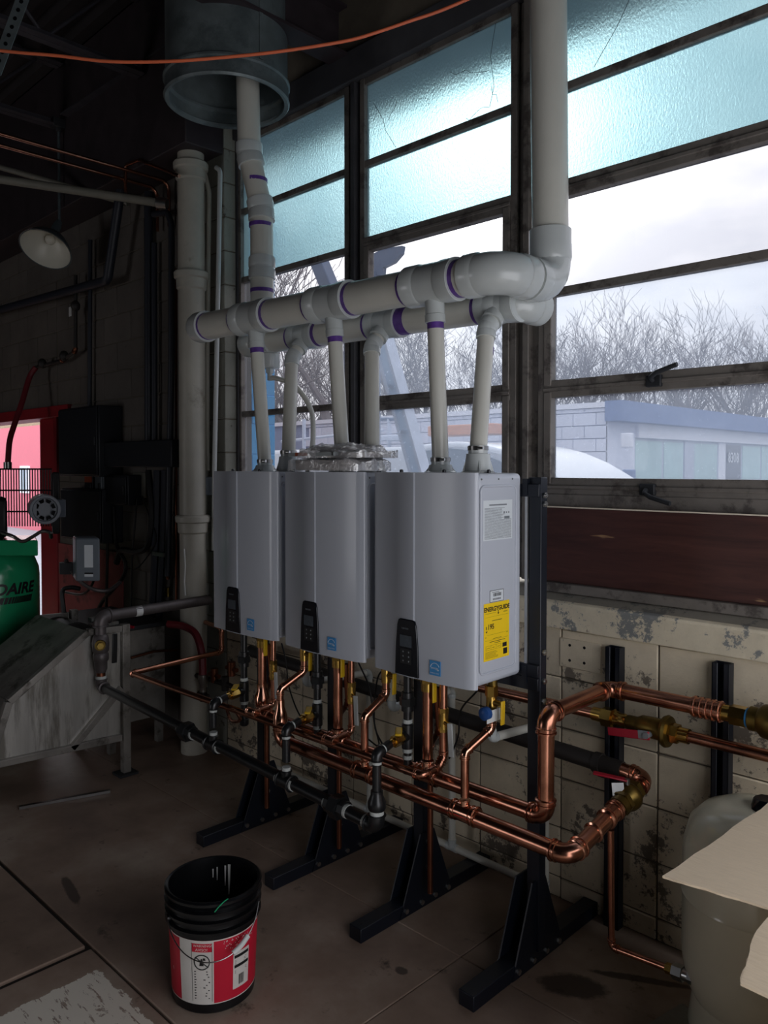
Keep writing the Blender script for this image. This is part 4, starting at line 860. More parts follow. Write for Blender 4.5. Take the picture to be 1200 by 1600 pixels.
b3 = MB(); hexnut(b3, (-1.194, LY, LZ), (-1.165, LY, LZ), .034); b3.cyl((-1.165, LY, LZ), (-1.13, LY, LZ), .026, n=18); obj('brass_adapter', b3, 'brass', m3)
obj('valve_lever', MB().bar((-1.245, LY - .055, LZ - .012), (-1.40, LY - .058, LZ - .03), .030, .007, up=(0, 1, 0)), 'red_handle', m3, bevel=.003)
obj('lever_bolt', MB().cyl((-1.255, LY - .03, LZ - .012), (-1.255, LY - .065, LZ - .012), .011, n=12).bar((-1.25, LY - .056, LZ - .010), (-1.285, LY - .057, LZ - .014), .028, .005, up=(0, 1, 0)), 'grey_plastic', m3)
# recirculation line in front
m4 = thing('recirculation_pipe', (-3.0, 2.05, .66), 'thin copper line running from far left in front of all three heaters', 'copper pipe')
rxs = [-2.829, -2.316, -1.831]; RZ = .662; RY = 2.045; rr_ = .0145
s0 = at(360, 992, Y=2.62); s0 = V((s0.x, 2.62, s0.z))
k0 = at(204, 1052, Y=RY); k1 = V((k0.x + .0, 2.62, k0.z + .02))
route(m4, [V((k1.x - .2, 2.64, float(s0.z) + .03)), V((k1.x, 2.62, float(s0.z) + .03)), k1, V((k0.x, RY, k0.z)), V((rxs[2], RY, RZ)), V((rxs[2], 2.13, RZ + .005)), V((rxs[2], 2.16, .70)), V((rxs[2], 2.16, HZ0))], rr_, 'copper')
for i in (0, 1):
    tee(m4, V((rxs[i], RY, .665 + .003 * i)), PX, PY, rr_, rr_ * .85, 'copper', L=2.4, Lb=2, fm='copper_bright')
    route(m4, [V((rxs[i], RY + .03, .668)), V((rxs[i], 2.16, .672)), V((rxs[i], 2.16, HZ0))], .0125, 'copper', fm='copper_bright')
for i in range(3):
    x = rxs[i]; vb = MB(); hexnut(vb, (x, 2.16, .855), (x, 2.16, .875), .019); vb.cyl((x, 2.16, .80), (x, 2.16, .86), .018, n=14).cyl((x, 2.16, .825), (x + .045, 2.14, .825), .009, n=10); hexnut(vb, (x, 2.16, .79), (x, 2.16, .81), .019)
    obj('ball_valve', vb, 'brass', m4)
    obj('valve_lever', MB().bar((x + .05, 2.135, .835), (x + .062, 2.13, .72), .022, .005, up=(0, 1, 0)), 'tag_white', m4, bevel=.002)
lp = [V((-2.945, RY + .0, .64)), V((-2.95, RY + .02, .60)), V((-3.02, RY + .03, .575)), V((-3.08, RY + .05, .58)), V((-3.11, RY + .06, .60))]
obj('flex_loop', MB().tube(smooth_path(lp), .008, 8), 'copper', m4)
# ================================================================ GAS
gs = thing('gas_pipe', (-3.0, 1.97, .5), 'black iron gas pipe low across the front with white thread tape', 'gas pipe')
GX = [-3.02, -2.497, -1.98]; GYm = 1.97; gr = .024
def gz(x): return .523 + (x + 3.88) * (.458 - .523) / (3.88 - 1.98)
gtop = [float(at(*p, Y=GYm).z) for p in ((341, 1102), (455, 1142), (596, 1180))]
E0 = V((-4.115, GYm, gz(-4.115) + .01))
route(gs, [E0 + PX * .03, V((GX[2], GYm, gz(GX[2]))), V((GX[2], GYm, gz(GX[2]) + .08))], gr, 'black_iron', 'iron', tape=True)
for i in range(3):
    x = GX[i]; gtp = gtop[i]; yv = 2.15
    if i < 2: tee(gs, V((x, GYm, gz(x))), V((1, 0, -.034)), UP, gr, .0165, 'iron', L=1.7, Lb=1.6, tape=True)
    else: obj('reducer', MB().lathe([(.029, 0), (.033, .01), (.033, .03), (.022, .055), (.022, .07), (.017, .07)], (x, GYm, gz(x) + .06), UP, 18), 'black_iron', gs)
    zz = gtp - .01
    route(gs, [V((x, GYm, gz(x) + .08)), V((x, GYm, gtp)), V((x - .01, GYm + .075, gtp + .012))], .0165, 'black_iron', 'iron', tape=True)
    a, b = V((x - .01, GYm + .07, gtp + .012)), V((x - .018, yv, gtp + .018)); vb = MB().cyl(a, b, .015, n=14); mid = a.lerp(b, .45); hexnut(vb, a.lerp(b, .25), a.lerp(b, .65), .022)
    obj('gas_valve', vb, 'brass', gs)
    obj('gas_lever', MB().bar(mid + UP * .026 + V((.02, -.015, 0)), mid + UP * .03 + V((-.02, .03, .004)), .026, .010), 'yellow_handle', gs, bevel=.004)
    dx_ = V((x - .018, yv, 0)); zb = (.545, .60, .605)[i]
    obj('drip_leg', MB().cyl(dx_ + UP * zb, dx_ + UP * (HZ0 - .0), .0155, n=16), 'black_iron', gs)
    obj('tee', MB().cyl(dx_ + UP * (gtp - .03), dx_ + UP * (gtp + .06), .022, n=16).cyl(dx_ + UP * (gtp + .015), b - PY * .03 + (0 * UP), .021, n=14), 'black_iron', gs)
    for q in (gtp + .065, gtp - .045, zb + .045): obj('thread_tape', MB().cyl(dx_ + UP * q, dx_ + UP * (q + .014), .0185, n=14), 'thread_tape', gs)
    u_ = MB(); uz = (gtp + HZ0) / 2 + .0; hexnut(u_, dx_ + UP * (uz - .014), dx_ + UP * (uz + .014), .031); u_.cyl(dx_ + UP * (uz - .035), dx_ + UP * (uz + .035), .023, n=16); obj('union', u_, 'black_iron', gs)
    obj('drip_cap', MB().lathe([(0, 0), (.016, .0), (.021, .006), (.021, .03), (.0165, .032)], dx_ + UP * (zb - .01), UP, 14), 'black_iron', gs)
for ux in (-3.24, -2.19):
    u_ = MB(); hexnut(u_, (ux - .022, GYm, gz(ux)), (ux + .022, GYm, gz(ux)), .046); u_.cyl((ux - .05, GYm, gz(ux)), (ux + .05, GYm, gz(ux)), .034, n=8); obj('union', u_, 'black_iron', gs)
    for k in (-.062, .05): obj('thread_tape', MB().cyl((ux + k, GYm, gz(ux)), (ux + k + .014, GYm, gz(ux)), gr * 1.1, n=16), 'thread_tape', gs)
gf = thing('gas_feed_pipe', E0, 'grey iron gas feed with old brass valve, dropping beside the steel hopper', 'gas pipe')
zt_ = .925; 
route(gf, [V((-4.115, 2.66, zt_ + .01)), V((-4.115, GYm, zt_)), V((-4.115, GYm, zt_ - .1))], .030, 'grey_iron', 'iron', fm='grey_iron')
vb = MB().lathe([(.030, 0), (.040, .01), (.046, .05), (.044, .09), (.036, .10), (.042, .11), (.042, .14), (.034, .15), (.034, .19), (.026, .21)], (-4.115, GYm, zt_ - .095), (0, 0, -1), 18)
obj('valve_body', vb, 'grey_iron', gf)
vb = MB(); hexnut(vb, (-4.06, GYm - .03, zt_ - .145), (-4.045, GYm - .035, zt_ - .145), .018); vb.cyl((-4.11, GYm, zt_ - .145), (-4.06, GYm - .03, zt_ - .145), .028, n=16); obj('valve_stem', vb, 'brass_old', gf)
obj('valve_lever', MB().bar((-4.05, GYm + .05, zt_ - .09), (-4.05, GYm + .045, zt_ - .25), .03, .008, up=(1, 0, 0)), 'black_iron', gf, bevel=.003)
route(gf, [V((-4.115, GYm, zt_ - .28)), E0, E0 + PX * .03], .024, 'copper_old', 'iron', fm='grey_iron')
obj('thread_tape', MB().cyl(E0 + UP * .045, E0 + UP * .06, .0285, n=14), 'thread_tape', gf)
obj('paper_mark', MB().cyl((-4.115, 2.17, zt_ + .002), (-4.115, 2.21, zt_ + .003), .0305, n=16), 'tag_white', gf)
# ================================================================ WHITE DRAIN
dr = thing('drain_pipe', (-2.4, 2.66, .07), 'white plastic condensate drain along the floor behind the rack', 'drain pipe')
dA, dB = at(470, 1217, Y=2.66), at(855, 1390, Y=2.66); dd = (dB - dA).normalized(); DR = .0155
vx_ = [(578, 1050), (707, 1078), (853, 1130)]; drops = [(478, 1068), (612, 1106), (768, 1153)]
route(dr, [dA - dd * .3, dB], DR, 'pvc', 'pvc')
for i in range(3):
    top = at(*vx_[i], Y=2.66); fx = float(top.x); s_ = (fx - dA.x) / dd.x; ft = dA + dd * s_
    st_ = at(*drops[i], Y=2.22)
    route(dr, [V((st_.x, 2.22, HZ0 - .01)), V((st_.x, 2.22, st_.z)), V((fx, 2.655, float(top.z) + (0 if i else 0))), ft + UP * .02], DR, 'pvc', 'pvc')
    if i < 2: tee(dr, ft, dd, UP, DR, DR, 'pvc', L=1.9, Lb=1.6)
    else: elbow(dr, ft, V((0, 0, -1)), -dd, DR, 'pvc')
# old iron pipe behind
ip = thing('iron_pipe', (-2, 2.6, .67), 'old dark iron pipe running low along the block wall behind the copper', 'iron pipe')
obj('pipe', MB().cyl((-3.6, 2.59, .72), (-1.36, 2.59, .658), .031, n=18), 'old_iron', ip)
for x in (-2.25, -1.455): obj('pipe_clamp', MB().cyl((x - .014, 2.59, .683 if x < -2 else .66), (x + .014, 2.59, .683 if x < -2 else .66), .037, n=16).box((x - .014, 2.61, .60), (x + .014, 2.72, .616)), 'old_iron', ip)
# strut channels on the wall
for x, zt__, lab in ((-1.46, 1.065, 'black strut channel on the block wall, left of the two'), (-1.06, 1.075, 'black strut channel on the block wall, right of the two behind the tank')):
    st = MB(); w_ = .030; st.box((x - w_, WY - .044, 0.0), (x - w_ + .006, WY - .003, zt__)).box((x + w_ - .006, WY - .044, 0), (x + w_, WY - .003, zt__)).box((x - w_, WY - .009, 0), (x + w_, WY - .003, zt__)).box((x - w_, WY - .044, 0), (x - .010, WY - .038, zt__)).box((x + .010, WY - .044, 0), (x + w_, WY - .038, zt__))
    tag(obj('strut_channel', st, 'rack_black', bevel=.002), lab, 'channel', 'wall struts')
tag(obj('wall_plate', MB().box((-1.71, WY - .006, .945), (-1.53, WY + .0, 1.06)), 'cream_block', bevel=.002), 'painted plate with four screw holes on the block wall', 'plate')
pl_ = bpy.data.objects['wall_plate']
for x, z in ((-1.665, 1.035), (-1.60, 1.035), (-1.665, .975), (-1.60, .975)): obj('screw_hole', MB().cyl((x, WY - .0065, z), (x, WY - .005, z), .006, n=10), 'pad_plastic', pl_)
# wires under the heaters
def cable(name, pts, r, m, label, cat='cable', group=None): return tag(obj(name, MB().tube(smooth_path(pts, 6), r, 7), m), label, cat, group)
for i, (q, lab) in enumerate(((((440, 1005), (447, 1035), (452, 1075), (470, 1120), (495, 1135)), 'black wire hanging under the leftmost heater'), (((560, 1035), (577, 1075), (585, 1130), (592, 1165), (575, 1155)), 'black wire hanging between the middle and nearest heaters'), (((610, 1040), (590, 1060), (585, 1130), (600, 1168)), 'thin black wire beside the nearest heater gas leg'), (((745, 1080), (720, 1110), (716, 1150), (702, 1185)), 'black wire looping under the right end of the nearest heater'))):
    cable('wire', [at(px, py, Y=2.28) for px, py in q], .0035, 'cable_black', lab)
# ================================================================ TANK, BOX, BUCKET
tnk = thing('expansion_tank', TC, 'beige upright expansion tank behind the cardboard flap at right', 'tank')
tr_ = .205
body = [(0, .74), (.05, .739), (.10, .728), (.15, .703), (.185, .665), (.203, .60), (tr_, .55), (tr_, .462), (tr_ + .003, .455), (tr_, .448), (tr_, .27), (.199, .22), (.185, .17), (.172, .145)]
obj('shell', MB().lathe(body[::-1], TC, UP, 48), 'tank_beige', tnk)
obj('base_skirt', MB().lathe([(.185, 0), (.19, .01), (.178, .10), (.172, .15), (.165, .15), (.17, .01)], TC, UP, 40), 'tank_beige', tnk)
obj('valve_cap', MB().lathe([(0, .035), (.03, .035), (.036, .028), (.044, 0), (.0, 0)][::-1], TC + V((.035, -.02, .735)), UP, 8), 'black_plastic', tnk)
bx_ = thing('cardboard_box', (-.2, 2.0, 0), 'open cardboard box with torn flaps leaning into the frame at lower right', 'box')
b0, b1, by0, by1, bz = -.548, .10, 1.66, 2.34, .848; w_ = .006
obj('wall_panel', MB().box((b0, by0, 0), (b0 + w_, by1, bz)), 'cardboard', bx_); obj('wall_panel', MB().box((b1 - w_, by0, 0), (b1, by1, bz)), 'cardboard', bx_)
obj('wall_panel', MB().box((b0 + w_, by0, 0), (b1 - w_, by0 + w_, bz)), 'cardboard', bx_); obj('wall_panel', MB().box((b0 + w_, by1 - w_, 0), (b1 - w_, by1, bz)), 'cardboard', bx_); obj('bottom_panel', MB().box((b0, by0, 0), (b1, by1, .005)), 'cardboard', bx_)
def flap(poly, seed, jag):
    r_ = random.Random(seed); out = []
    for i in range(len(poly)):
        a, b = V(poly[i]), V(poly[(i + 1) % len(poly)]); k = 10 if i in jag else 1
        for j in range(k): out.append(a.lerp(b, j / k) + (V((r_.uniform(-.004, .004), r_.uniform(-.004, .004), r_.uniform(-.001, .002))) if j else V()))
    return obj('flap', MB().prism(out, (0, 0, .005)), 'cardboard', bx_)
tip = at(1035, 1372, d=1.75)
flap([(b0, by0 + .004, bz), (b0, by1, bz), (tip.x + .055, by1, bz), tuple(tip)], 4, (2, 3))
e0, e1 = at(1157, 1540, d=1.5), at(1162, 1530, d=1.5)
flap([(b0 + .004, by0 - .004, bz - .002), (b0 - .012, by0 - .04, bz - .030), tuple(e0), (.08, 1.52, .75), (b1, by0 - .004, bz - .002)], 7, (1, 2))
tag(obj('concrete_block', MB().prism([(-1.11, 2.16, 0), (-1.06, 2.42, 0), (-.86, 2.33, 0), (-.9, 2.08, 0)], (0, 0, .05)), 'concrete_pale', bevel=.01), 'pale broken concrete pad beside the beige tank base', 'concrete')
tank_lift = .05
for o in (tnk,): o.location.z += .0
# bucket
BC_ = V((-2.235, 1.455, 0)); bk = thing('bucket', BC_, 'black plastic bucket with red and white label on the floor', 'bucket')
rb, rt, bh = .134, .150, .37
def br(z): return rb + (rt - rb) * z / bh
prof = [(0, .004), (rb - .006, .0), (rb, .006), (br(.26), .26), (br(.26) + .010, .262), (br(.27) + .011, .272), (br(.28), .276), (br(.295), .292), (br(.295) + .010, .295), (br(.305) + .011, .304), (br(.31), .308), (br(.325), .323), (br(.325) + .010, .326), (br(.335) + .011, .335), (br(.34), .339), (br(.355) + .003, .352), (br(.36) + .009, .357), (br(.37) + .009, .366), (br(.37) + .003, .371), (br(.37) - .004, .369), (br(.36) - .005, .35), (br(.2) - .004, .2), (rb - .005, .012), (0, .012)]
obj('bucket_body', MB().lathe(prof, BC_, UP, 48), 'bucket_black', bk)
x_, y_, z_ = basis(UP)
TH0 = math.atan2((0 - BC_.y), (0 - BC_.x)) # towards the camera
def cyl_pt(a, z, d=.0): return BC_ + V((math.cos(a), math.sin(a), 0)) * (br(z) + d) + UP * z
def wrap(name, s0_, s1_, z0, z1, m, d, parent, slope=0):     # s: metres along the surface, to the right of the camera line
    mb = MB(); n = max(2, int(abs(s1_ - s0_) / .012)); lo, hi = [], []
    for j in range(n + 1):
        a = TH0 + (s0_ + (s1_ - s0_) * j / n) / .14
        lo.append(cyl_pt(a, z0, d)); hi.append(cyl_pt(a, z1, d))
    vs = lo + hi; mb.add(vs, [(j, j + 1, n + 2 + j, n + 1 + j) for j in range(n)]); return obj(name, mb, m, parent)
def wtext(s, s0_, z0, size, m, parent, d=.0016): return text(s, (0, 0, 0), PX, UP, size, m, parent, bend=lambda x, y: cyl_pt(TH0 + (s0_ + x) / .14, z0 + y, d))
lb = wrap('label_wrap', -.30, .30, .035, .245, 'bucket_red', .0008, bk)
wrap('label_white', -.115, .0, .037, .243, 'bucket_white', .0013, lb); wrap('label_white', .062, .125, .065, .185, 'bucket_white', .0013, lb); wrap('label_edge', -.30, .30, .241, .245, 'bucket_white', .0012, lb); wrap('label_edge', -.3, .3, .035, .038, 'bucket_white', .0012, lb)
wrap('warning_box', -.068, -.006, .208, .236, 'bucket_red', .0017, lb); wtext('WARNING!', -.064, .225, .0115, 'bucket_white', lb, .002); wtext('AVISO!', -.057, .2115, .0125, 'bucket_white', lb, .002)
cx_, cz_ = -.037, .175; cir = [cyl_pt(TH0 + (cx_ + .024 * math.cos(2 * PI * k / 28)) / .14, cz_ + .024 * math.sin(2 * PI * k / 28), .002) for k in range(28)]
obj('warning_ring', MB().tube(cir, .0017, 6, closed=True), 'black_print', lb)
sl = [cyl_pt(TH0 + (cx_ + .020 * t__) / .14, cz_ - .017 * t__, .002) for t__ in (-1, -.5, 0, .5, 1)]
pg = MB().tube(sl, .0016, 6)
for dx, dz, w2, h2 in ((-.008, -.012, .014, .016), (.002, .006, .010, .008), (-.004, .004, .006, .008)):
    pg.add([cyl_pt(TH0 + (cx_ + dx + a) / .14, cz_ + dz + b, .0018) for a, b in ((0, 0), (w2, 0), (w2 * .8, h2), (w2 * .2, h2))], [(0, 1, 2, 3)])
obj('warning_pictogram', pg, 'black_print', lb)
pr = MB()
def dash(s0_, s1_, z0, z1, d=.0019): pr.add([cyl_pt(TH0 + a / .14, b, d) for a, b in ((s0_, z0), (s1_, z0), (s1_, z1), (s0_, z1))], [(0, 1, 2, 3)])
r_ = random.Random(9)
for i in range(11): dash(-.062, -.012 - r_.uniform(0, .016), .142 - i * .0088, .1452 - i * .0088)
for x0 in (-.070, -.006): dash(x0, x0 + .0012, .045, .238)
for i in range(4): dash(.068, .118 - r_.uniform(0, .015), .158 - i * .004, .1592 - i * .004)
for i in range(3): dash(.068, .118 - r_.uniform(0, .02), .124 - i * .004, .1252 - i * .004)
x = .083
while x < .104: w2 = r_.choice((.0006, .0012, .0018)); dash(x, x + w2, .075, .108); x += w2 + .0011
tag(obj('label_print', pr, 'black_print', lb), kind='stuff')
wrap('label_bar', .066, .122, .166, .176, 'black_print', .0018, lb); wrap('label_bar', .066, .122, .134, .144, 'black_print', .0018, lb)
pd = MB()
for i in range(46):
    s_, z_0 = r_.uniform(.03, .14), .236 - abs(r_.gauss(0, .018)); pd.add([cyl_pt(TH0 + (s_ + .0016 * math.cos(k)) / .14, z_0 + .0016 * math.sin(k), .0017) for k in (0, 1.25, 2.5, 3.77, 5.0)], [(0, 1, 2, 3, 4)])
tag(obj('label_dots', pd, 'bucket_white', lb), kind='stuff')
# wire handle hanging at the front
ha = [TH0 - 1.15, TH0 + 1.15]; hA, hB = cyl_pt(ha[0], .285, .013), cyl_pt(ha[1], .315, .013)
hpts = [cyl_pt(ha[0] + (ha[1] - ha[0]) * k / 14, .29 + .02 * k / 14 - .10 * math.sin(PI * k / 14), .012 + .03 * math.sin(PI * k / 14)) for k in range(15)]
obj('wire_handle', MB().tube(smooth_path(hpts, 3), .0019, 7), 'steel_band', bk)
gi = hpts[9:12]; obj('handle_grip', MB().tube(smooth_path(gi, 3), .0085, 10), 'tag_white', bk)
for a in ha: obj('handle_boss', MB().cyl(cyl_pt(a, .29, .005), cyl_pt(a, .29, .016), .012, n=12), 'bucket_black', bk)
sp_ = MB()
for a, z0, z1, w2 in ((TH0 + 2.75, .24, .345, .010), (TH0 + 2.85, .27, .34, .006), (TH0 + 3.05, .29, .335, .004), (TH0 + 3.15, .30, .33, .005)):
    i0 = -.0062; sp_.add([cyl_pt(a + d_ / .14, z_0, i0) for d_, z_0 in ((-w2 / 2, z1), (w2 / 2, z1), (w2 / 3, (z0 + z1) / 2), (w2 / 5, z0), (-w2 / 5, z0), (-w2 / 2.5, (z0 + z1) / 2))], [(0, 1, 2, 3, 4, 5)])
obj('paint_drip', sp_, 'paint_splash', bk)

gw = [cyl_pt(TH0 + .02, .345, .013), cyl_pt(TH0 + .10, .362, .016), cyl_pt(TH0 + .2, .373, .012), cyl_pt(TH0 + .30, .372, .0)]
tag(obj('wire_scrap', MB().tube(smooth_path(gw, 4), .0018, 6), 'compressor_green'), 'short green wire scrap lying over the bucket rim', 'wire')
# ================================================================ DUCT, LAMP, CORD, CEILING PIPES
DC = V((-3.335, 2.275, 3.545)); Rd = .297
du = thing('flue_duct', DC, 'wide galvanised round duct hanging open over the left vent pipe', 'duct')
obj('duct_shell', MB().lathe([(Rd - .016, .0), (Rd + .002, -.006), (Rd + .010, .004), (Rd + .004, .018), (Rd + .004, .075), (Rd + .012, .082), (Rd + .012, .092), (Rd, .10), (Rd, 1.16), (Rd - .004, 1.16), (Rd - .004, .10), (Rd - .022, .09), (Rd - .022, .078), (Rd - .005, .07), (Rd - .006, .02), (Rd - .018, .012), (Rd - .016, 0)], DC, UP, 64), 'galvanised', du)
sa = math.atan2(-DC.y, -DC.x) + .55
obj('duct_seam', MB().bar(DC + V((math.cos(sa), math.sin(sa), 0)) * (Rd + .002) + UP * .1, DC + V((math.cos(sa), math.sin(sa), 0)) * (Rd + .002) + UP * 1.15, .02, .005, up=(math.cos(sa), math.sin(sa), 0)), 'galvanised', du)
# lamp
lt, lb_ = at(97, 198, d=5.7), at(93, 352, d=5.7); LX, LYy = float(lb_.x), float(lb_.y)
lamp = thing('pendant_lamp', (LX, LYy, float(lt.z)), 'white enamel barn lamp hanging from the roof on a thin rod', 'lamp')
obj('rod', MB().cyl((LX, LYy, float(lt.z) + .0), (LX, LYy, float(lb_.z) + .02), .010, n=10), 'lamp_outer', lamp)
obj('hanger', MB().box((LX - .035, LYy - .05, float(lt.z) - .02), (LX + .035, LYy + .05, float(lt.z) + .045)).cyl((LX, LYy, float(lt.z) - .045), (LX, LYy, float(lt.z) - .015), .022, n=12), 'dark_steel', lamp, bevel=.004)
tl_ = (V((0, 0, 1)) + (V((-LX, -LYy, 0)).normalized()) * -.72 + _r * .40).normalized(); o_ = V((LX, LYy, float(lb_.z) + .03))
obj('socket', MB().lathe([(.008, .0), (.022, -.01), (.030, -.05), (.032, -.12), (.045, -.13), (.045, -.15)], o_, tl_, 18), 'lamp_outer', lamp)
sh = [(.045, -.145), (.075, -.165), (.115, -.20), (.15, -.245), (.168, -.28), (.176, -.30), (.181, -.302)]
obj('shade', MB().lathe(sh + [(r - .003, h + .001) for r, h in sh[::-1]], o_, tl_, 40), 'lamp_outer', lamp)
inn = [(r - .0045, h - .002) for r, h in sh[:-1]]; obj('shade_lining', MB().lathe([(.0, -.15)] + inn, o_, tl_, 40), 'lamp_enamel', lamp)
obj('bulb', MB().ball(o_ - tl_ * .20, .036, 14, 10), 'lamp_enamel', lamp)
# orange cord across the bay
cp = [at(-120, 62, d=3.1), at(0, 79, d=3.05), at(90, 87, d=3.02), at(170, 96, d=3.0), at(260, 96, d=3.0), at(345, 90, d=3.0), at(440, 80, d=3.0), at(540, 64, d=3.0), at(590, 50, d=3.0), at(640, 33, d=3.0), at(690, 16, d=3.0), at(760, -14, d=3.0)]
tag(obj('extension_cord', MB().tube(smooth_path(cp, 6), .0062, 10), 'cord_orange'), 'orange extension cord sagging across the top of the view', 'cord')
# pipes up in the roof
def pipe1(name, pts, r, m, label, cat='pipe', rad=.06, group=None, n=12):
    return tag(obj(name, MB().tube(filleted(pts, rad), r, n), m), label, cat, group)
pipe1('copper_line', [V((-4.62, -3, 3.585)), V((-4.62, 2.70, 3.585)), V((-4.62, 2.70, 3.3))], .011, 'copper', 'upper of two parallel copper lines under the dark roof', 'copper pipe')
pipe1('copper_line', [V((-4.77, -3, 3.58)), V((-4.77, 2.70, 3.58)), V((-4.77, 2.70, 3.3))], .011, 'copper', 'lower of two parallel copper lines under the dark roof', 'copper pipe')
a, b = at(200, 258, Z=4.05), at(278, 272, Z=4.05)
pipe1('copper_line', [at(196, 300, Y=2.47), at(196, 258, Y=2.47), at(218, 250, Y=2.47), at(280, 275, Y=2.47)], .011, 'copper', 'short bent copper line above the dark pipe elbow', 'copper pipe', rad=.03)
gp0, gp1 = at(-60, 271, d=5.05), at(255, 318, d=5.0); dg_ = (gp1 - gp0).normalized()
gp = tag(obj('grey_pipe', MB().cyl(gp0, gp1, .027, n=14), 'conduit_grey'), 'long grey pipe with capped end slanting under the roof at left', 'pipe'); obj('pipe_cap', MB().cyl(gp1 - dg_ * .04, gp1 + dg_ * .025, .035, n=14), 'bolt_steel', gp)
pipe1('grey_pipe', [at(-40, 250, d=5.6), at(200, 318, d=5.4)], .02, 'conduit_grey', 'thinner grey pipe behind the long capped pipe at left')
pipe1('black_pipe', [at(190, 248, Y=2.6), at(188, 300, Y=2.6), at(168, 438, Y=2.6), at(0, 484, Y=2.6), at(-60, 500, Y=2.6)], .032, 'conduit_dark', 'thick black pipe bending down the dark wall behind the lamp', rad=.05)
pipe1('black_pipe', [at(240, 335, Y=2.66), at(262, 332, Y=2.66), at(268, 350, Y=2.66), at(268, 560, Y=2.66), at(262, 900, Y=2.66)], .02, 'conduit_dark', 'black wall pipe with a top bend just left of the white drain stack', rad=.05)
# perforated angle, top left
u0, u1 = at(46, -30, d=3.4), at(-8, 115, d=3.4)
pa = tag(obj('perforated_angle', MB().bar(u0, u1, .055, .004, up=_f), 'galvanised'), 'perforated steel angle in the top left corner', 'steel angle')
n_ = 11
for k in range(n_):
    p = u0.lerp(u1, (k + .5) / n_) - _f * .0022; obj('slot', MB().cyl(p, p - _f * .0012, .009, n=10), 'pad_plastic', pa)
pa2 = obj('angle_leg', MB().bar(u0 - _r * .027 + _f * .025, u1 - _r * .027 + _f * .025, .004, .05, up=_f), 'galvanised', pa)
# ================================================================ WALL PIPES AT LEFT
cs = thing('drain_stack', (-4.21, 2.6, 0), 'cream painted cast drain stack with hubs, floor to roof', 'pipe')
sx0, sy0, sr = -4.205, 2.605, .079
prof = [(sr, 0), (sr, 4.7)]
obj('stack_pipe', MB().cyl((sx0, sy0, .0), (sx0, sy0, 3.62), sr, n=32), 'cast_paint', cs)
for px, py in ((298, 262), (298, 432), (298, 812)):
    z = float(at(px, py, X=sx0).z); obj('hub', MB().lathe([(sr, -.085), (sr + .010, -.075), (sr + .012, -.02), (sr + .024, -.012), (sr + .026, .018), (sr + .018, .028), (sr, .03)], (sx0, sy0, z), UP, 32), 'cast_paint', cs)
obj('sealant_run', MB().tube([(sx0 + .03, sy0 - sr, 1.25), (sx0 + .035, sy0 - sr * .95, 1.15), (sx0 + .03, sy0 - sr, 1.05), (sx0 + .035, sy0 - sr * .95, .97)], .005, 6), 'tag_white', cs)
pipe1('wall_conduit', [at(338, 262, Y=2.69), at(344, 266, Y=2.69), at(341, 440, Y=2.69), at(335, 735, Y=2.69), at(334, 860, Y=2.69)], .014, 'conduit_white', 'bright white conduit beside the left window jamb', 'conduit', rad=.04)
c_ = pipe1('wall_conduit', [at(313, 266, Y=2.69), at(320, 270, Y=2.69), at(327, 300, Y=2.70), at(324, 560, Y=2.70), at(324, 735, Y=2.70)], .014, 'cast_paint', 'beige conduit curving from the drain stack top down to a small box', 'conduit', rad=.12)
q = at(321, 760, Y=2.70); tag(obj('junction_box', MB().box(q + V((-.045, -.03, -.055)), q + V((.045, .03, .06))), 'box_grey', bevel=.006), 'small grey junction box at the foot of the beige conduit', 'box')
for i, (px, r, m, lab) in enumerate(((141, .016, 'conduit_dark', 'dark conduit left of centre on the dark wall above the cabinet'), (232, .028, 'conduit_dark', 'left one of the paired dark wall conduits'), (241, .020, 'conduit_dark', 'right one of the paired dark wall conduits'), (275, .008, 'copper_old', 'thin copper tube on the wall close to the cream stack'))):
    y0, y1 = ((375, 640), (300, 690), (380, 690), (420, 940))[i]
    pipe1('wall_conduit' if i < 3 else 'copper_tube', [at(px, y0, Y=2.70), at(px + (.5 if i else -1), y1, Y=2.70)], r, m, lab, 'conduit' if i < 3 else 'copper pipe')
pipe1('copper_tube', [at(266, 765, Y=2.728), at(262, 905, Y=2.728)], .011, 'copper_old', 'short copper tube with a brass valve low on the dark wall', 'copper pipe')
pv = bpy.data.objects[[o.name for o in bpy.data.objects if o.name.startswith('copper_tube')][-1]]
for py in (862, 925): q = at(262, py, Y=2.722); obj('valve', MB().cyl(q - UP * .03, q + UP * .03, .018, n=10), 'brass_old', pv)
def cab(name, p0, p1, y, dep, m, label, cat='cabinet', door=True):
    a, b = at(*p0, Y=y), at(*p1, Y=y); x0, x1 = sorted((a.x, b.x)); z0, z1 = sorted((a.z, b.z))
    th = thing(name, ((x0 + x1) / 2, y, z0), label, cat); obj('body', MB().box((x0, y, z0), (x1, min(y + dep, WY - .001), z1)), m, th, bevel=.006)
    if door:
        obj('door', MB().box((x0 + .012, y - .012, z0 + .012), (x1 - .012, y - .0005, z1 - .012)), m, th, bevel=.004)
        obj('door_latch', MB().box((x1 - .045, y - .022, (z0 + z1) / 2 - .03), (x1 - .028, y - .011, (z0 + z1) / 2 + .03)), 'dark_steel', th, bevel=.003)
    return th, x0, x1, z0, z1
cab('electrical_cabinet', (92, 640), (155, 745), 2.56, .18, 'cabinet_dark', 'large dark electrical cabinet beside the red doorway')
cab('wireway', (150, 692), (268, 730), 2.60, .13, 'cabinet_dark', 'long dark wireway box under the wall conduits', 'wireway', False)
th, x0, x1, z0, z1 = cab('control_box', (133, 737), (148, 788), 2.62, .11, 'cabinet_dark', 'control box with an orange front label under the wireway', 'box')
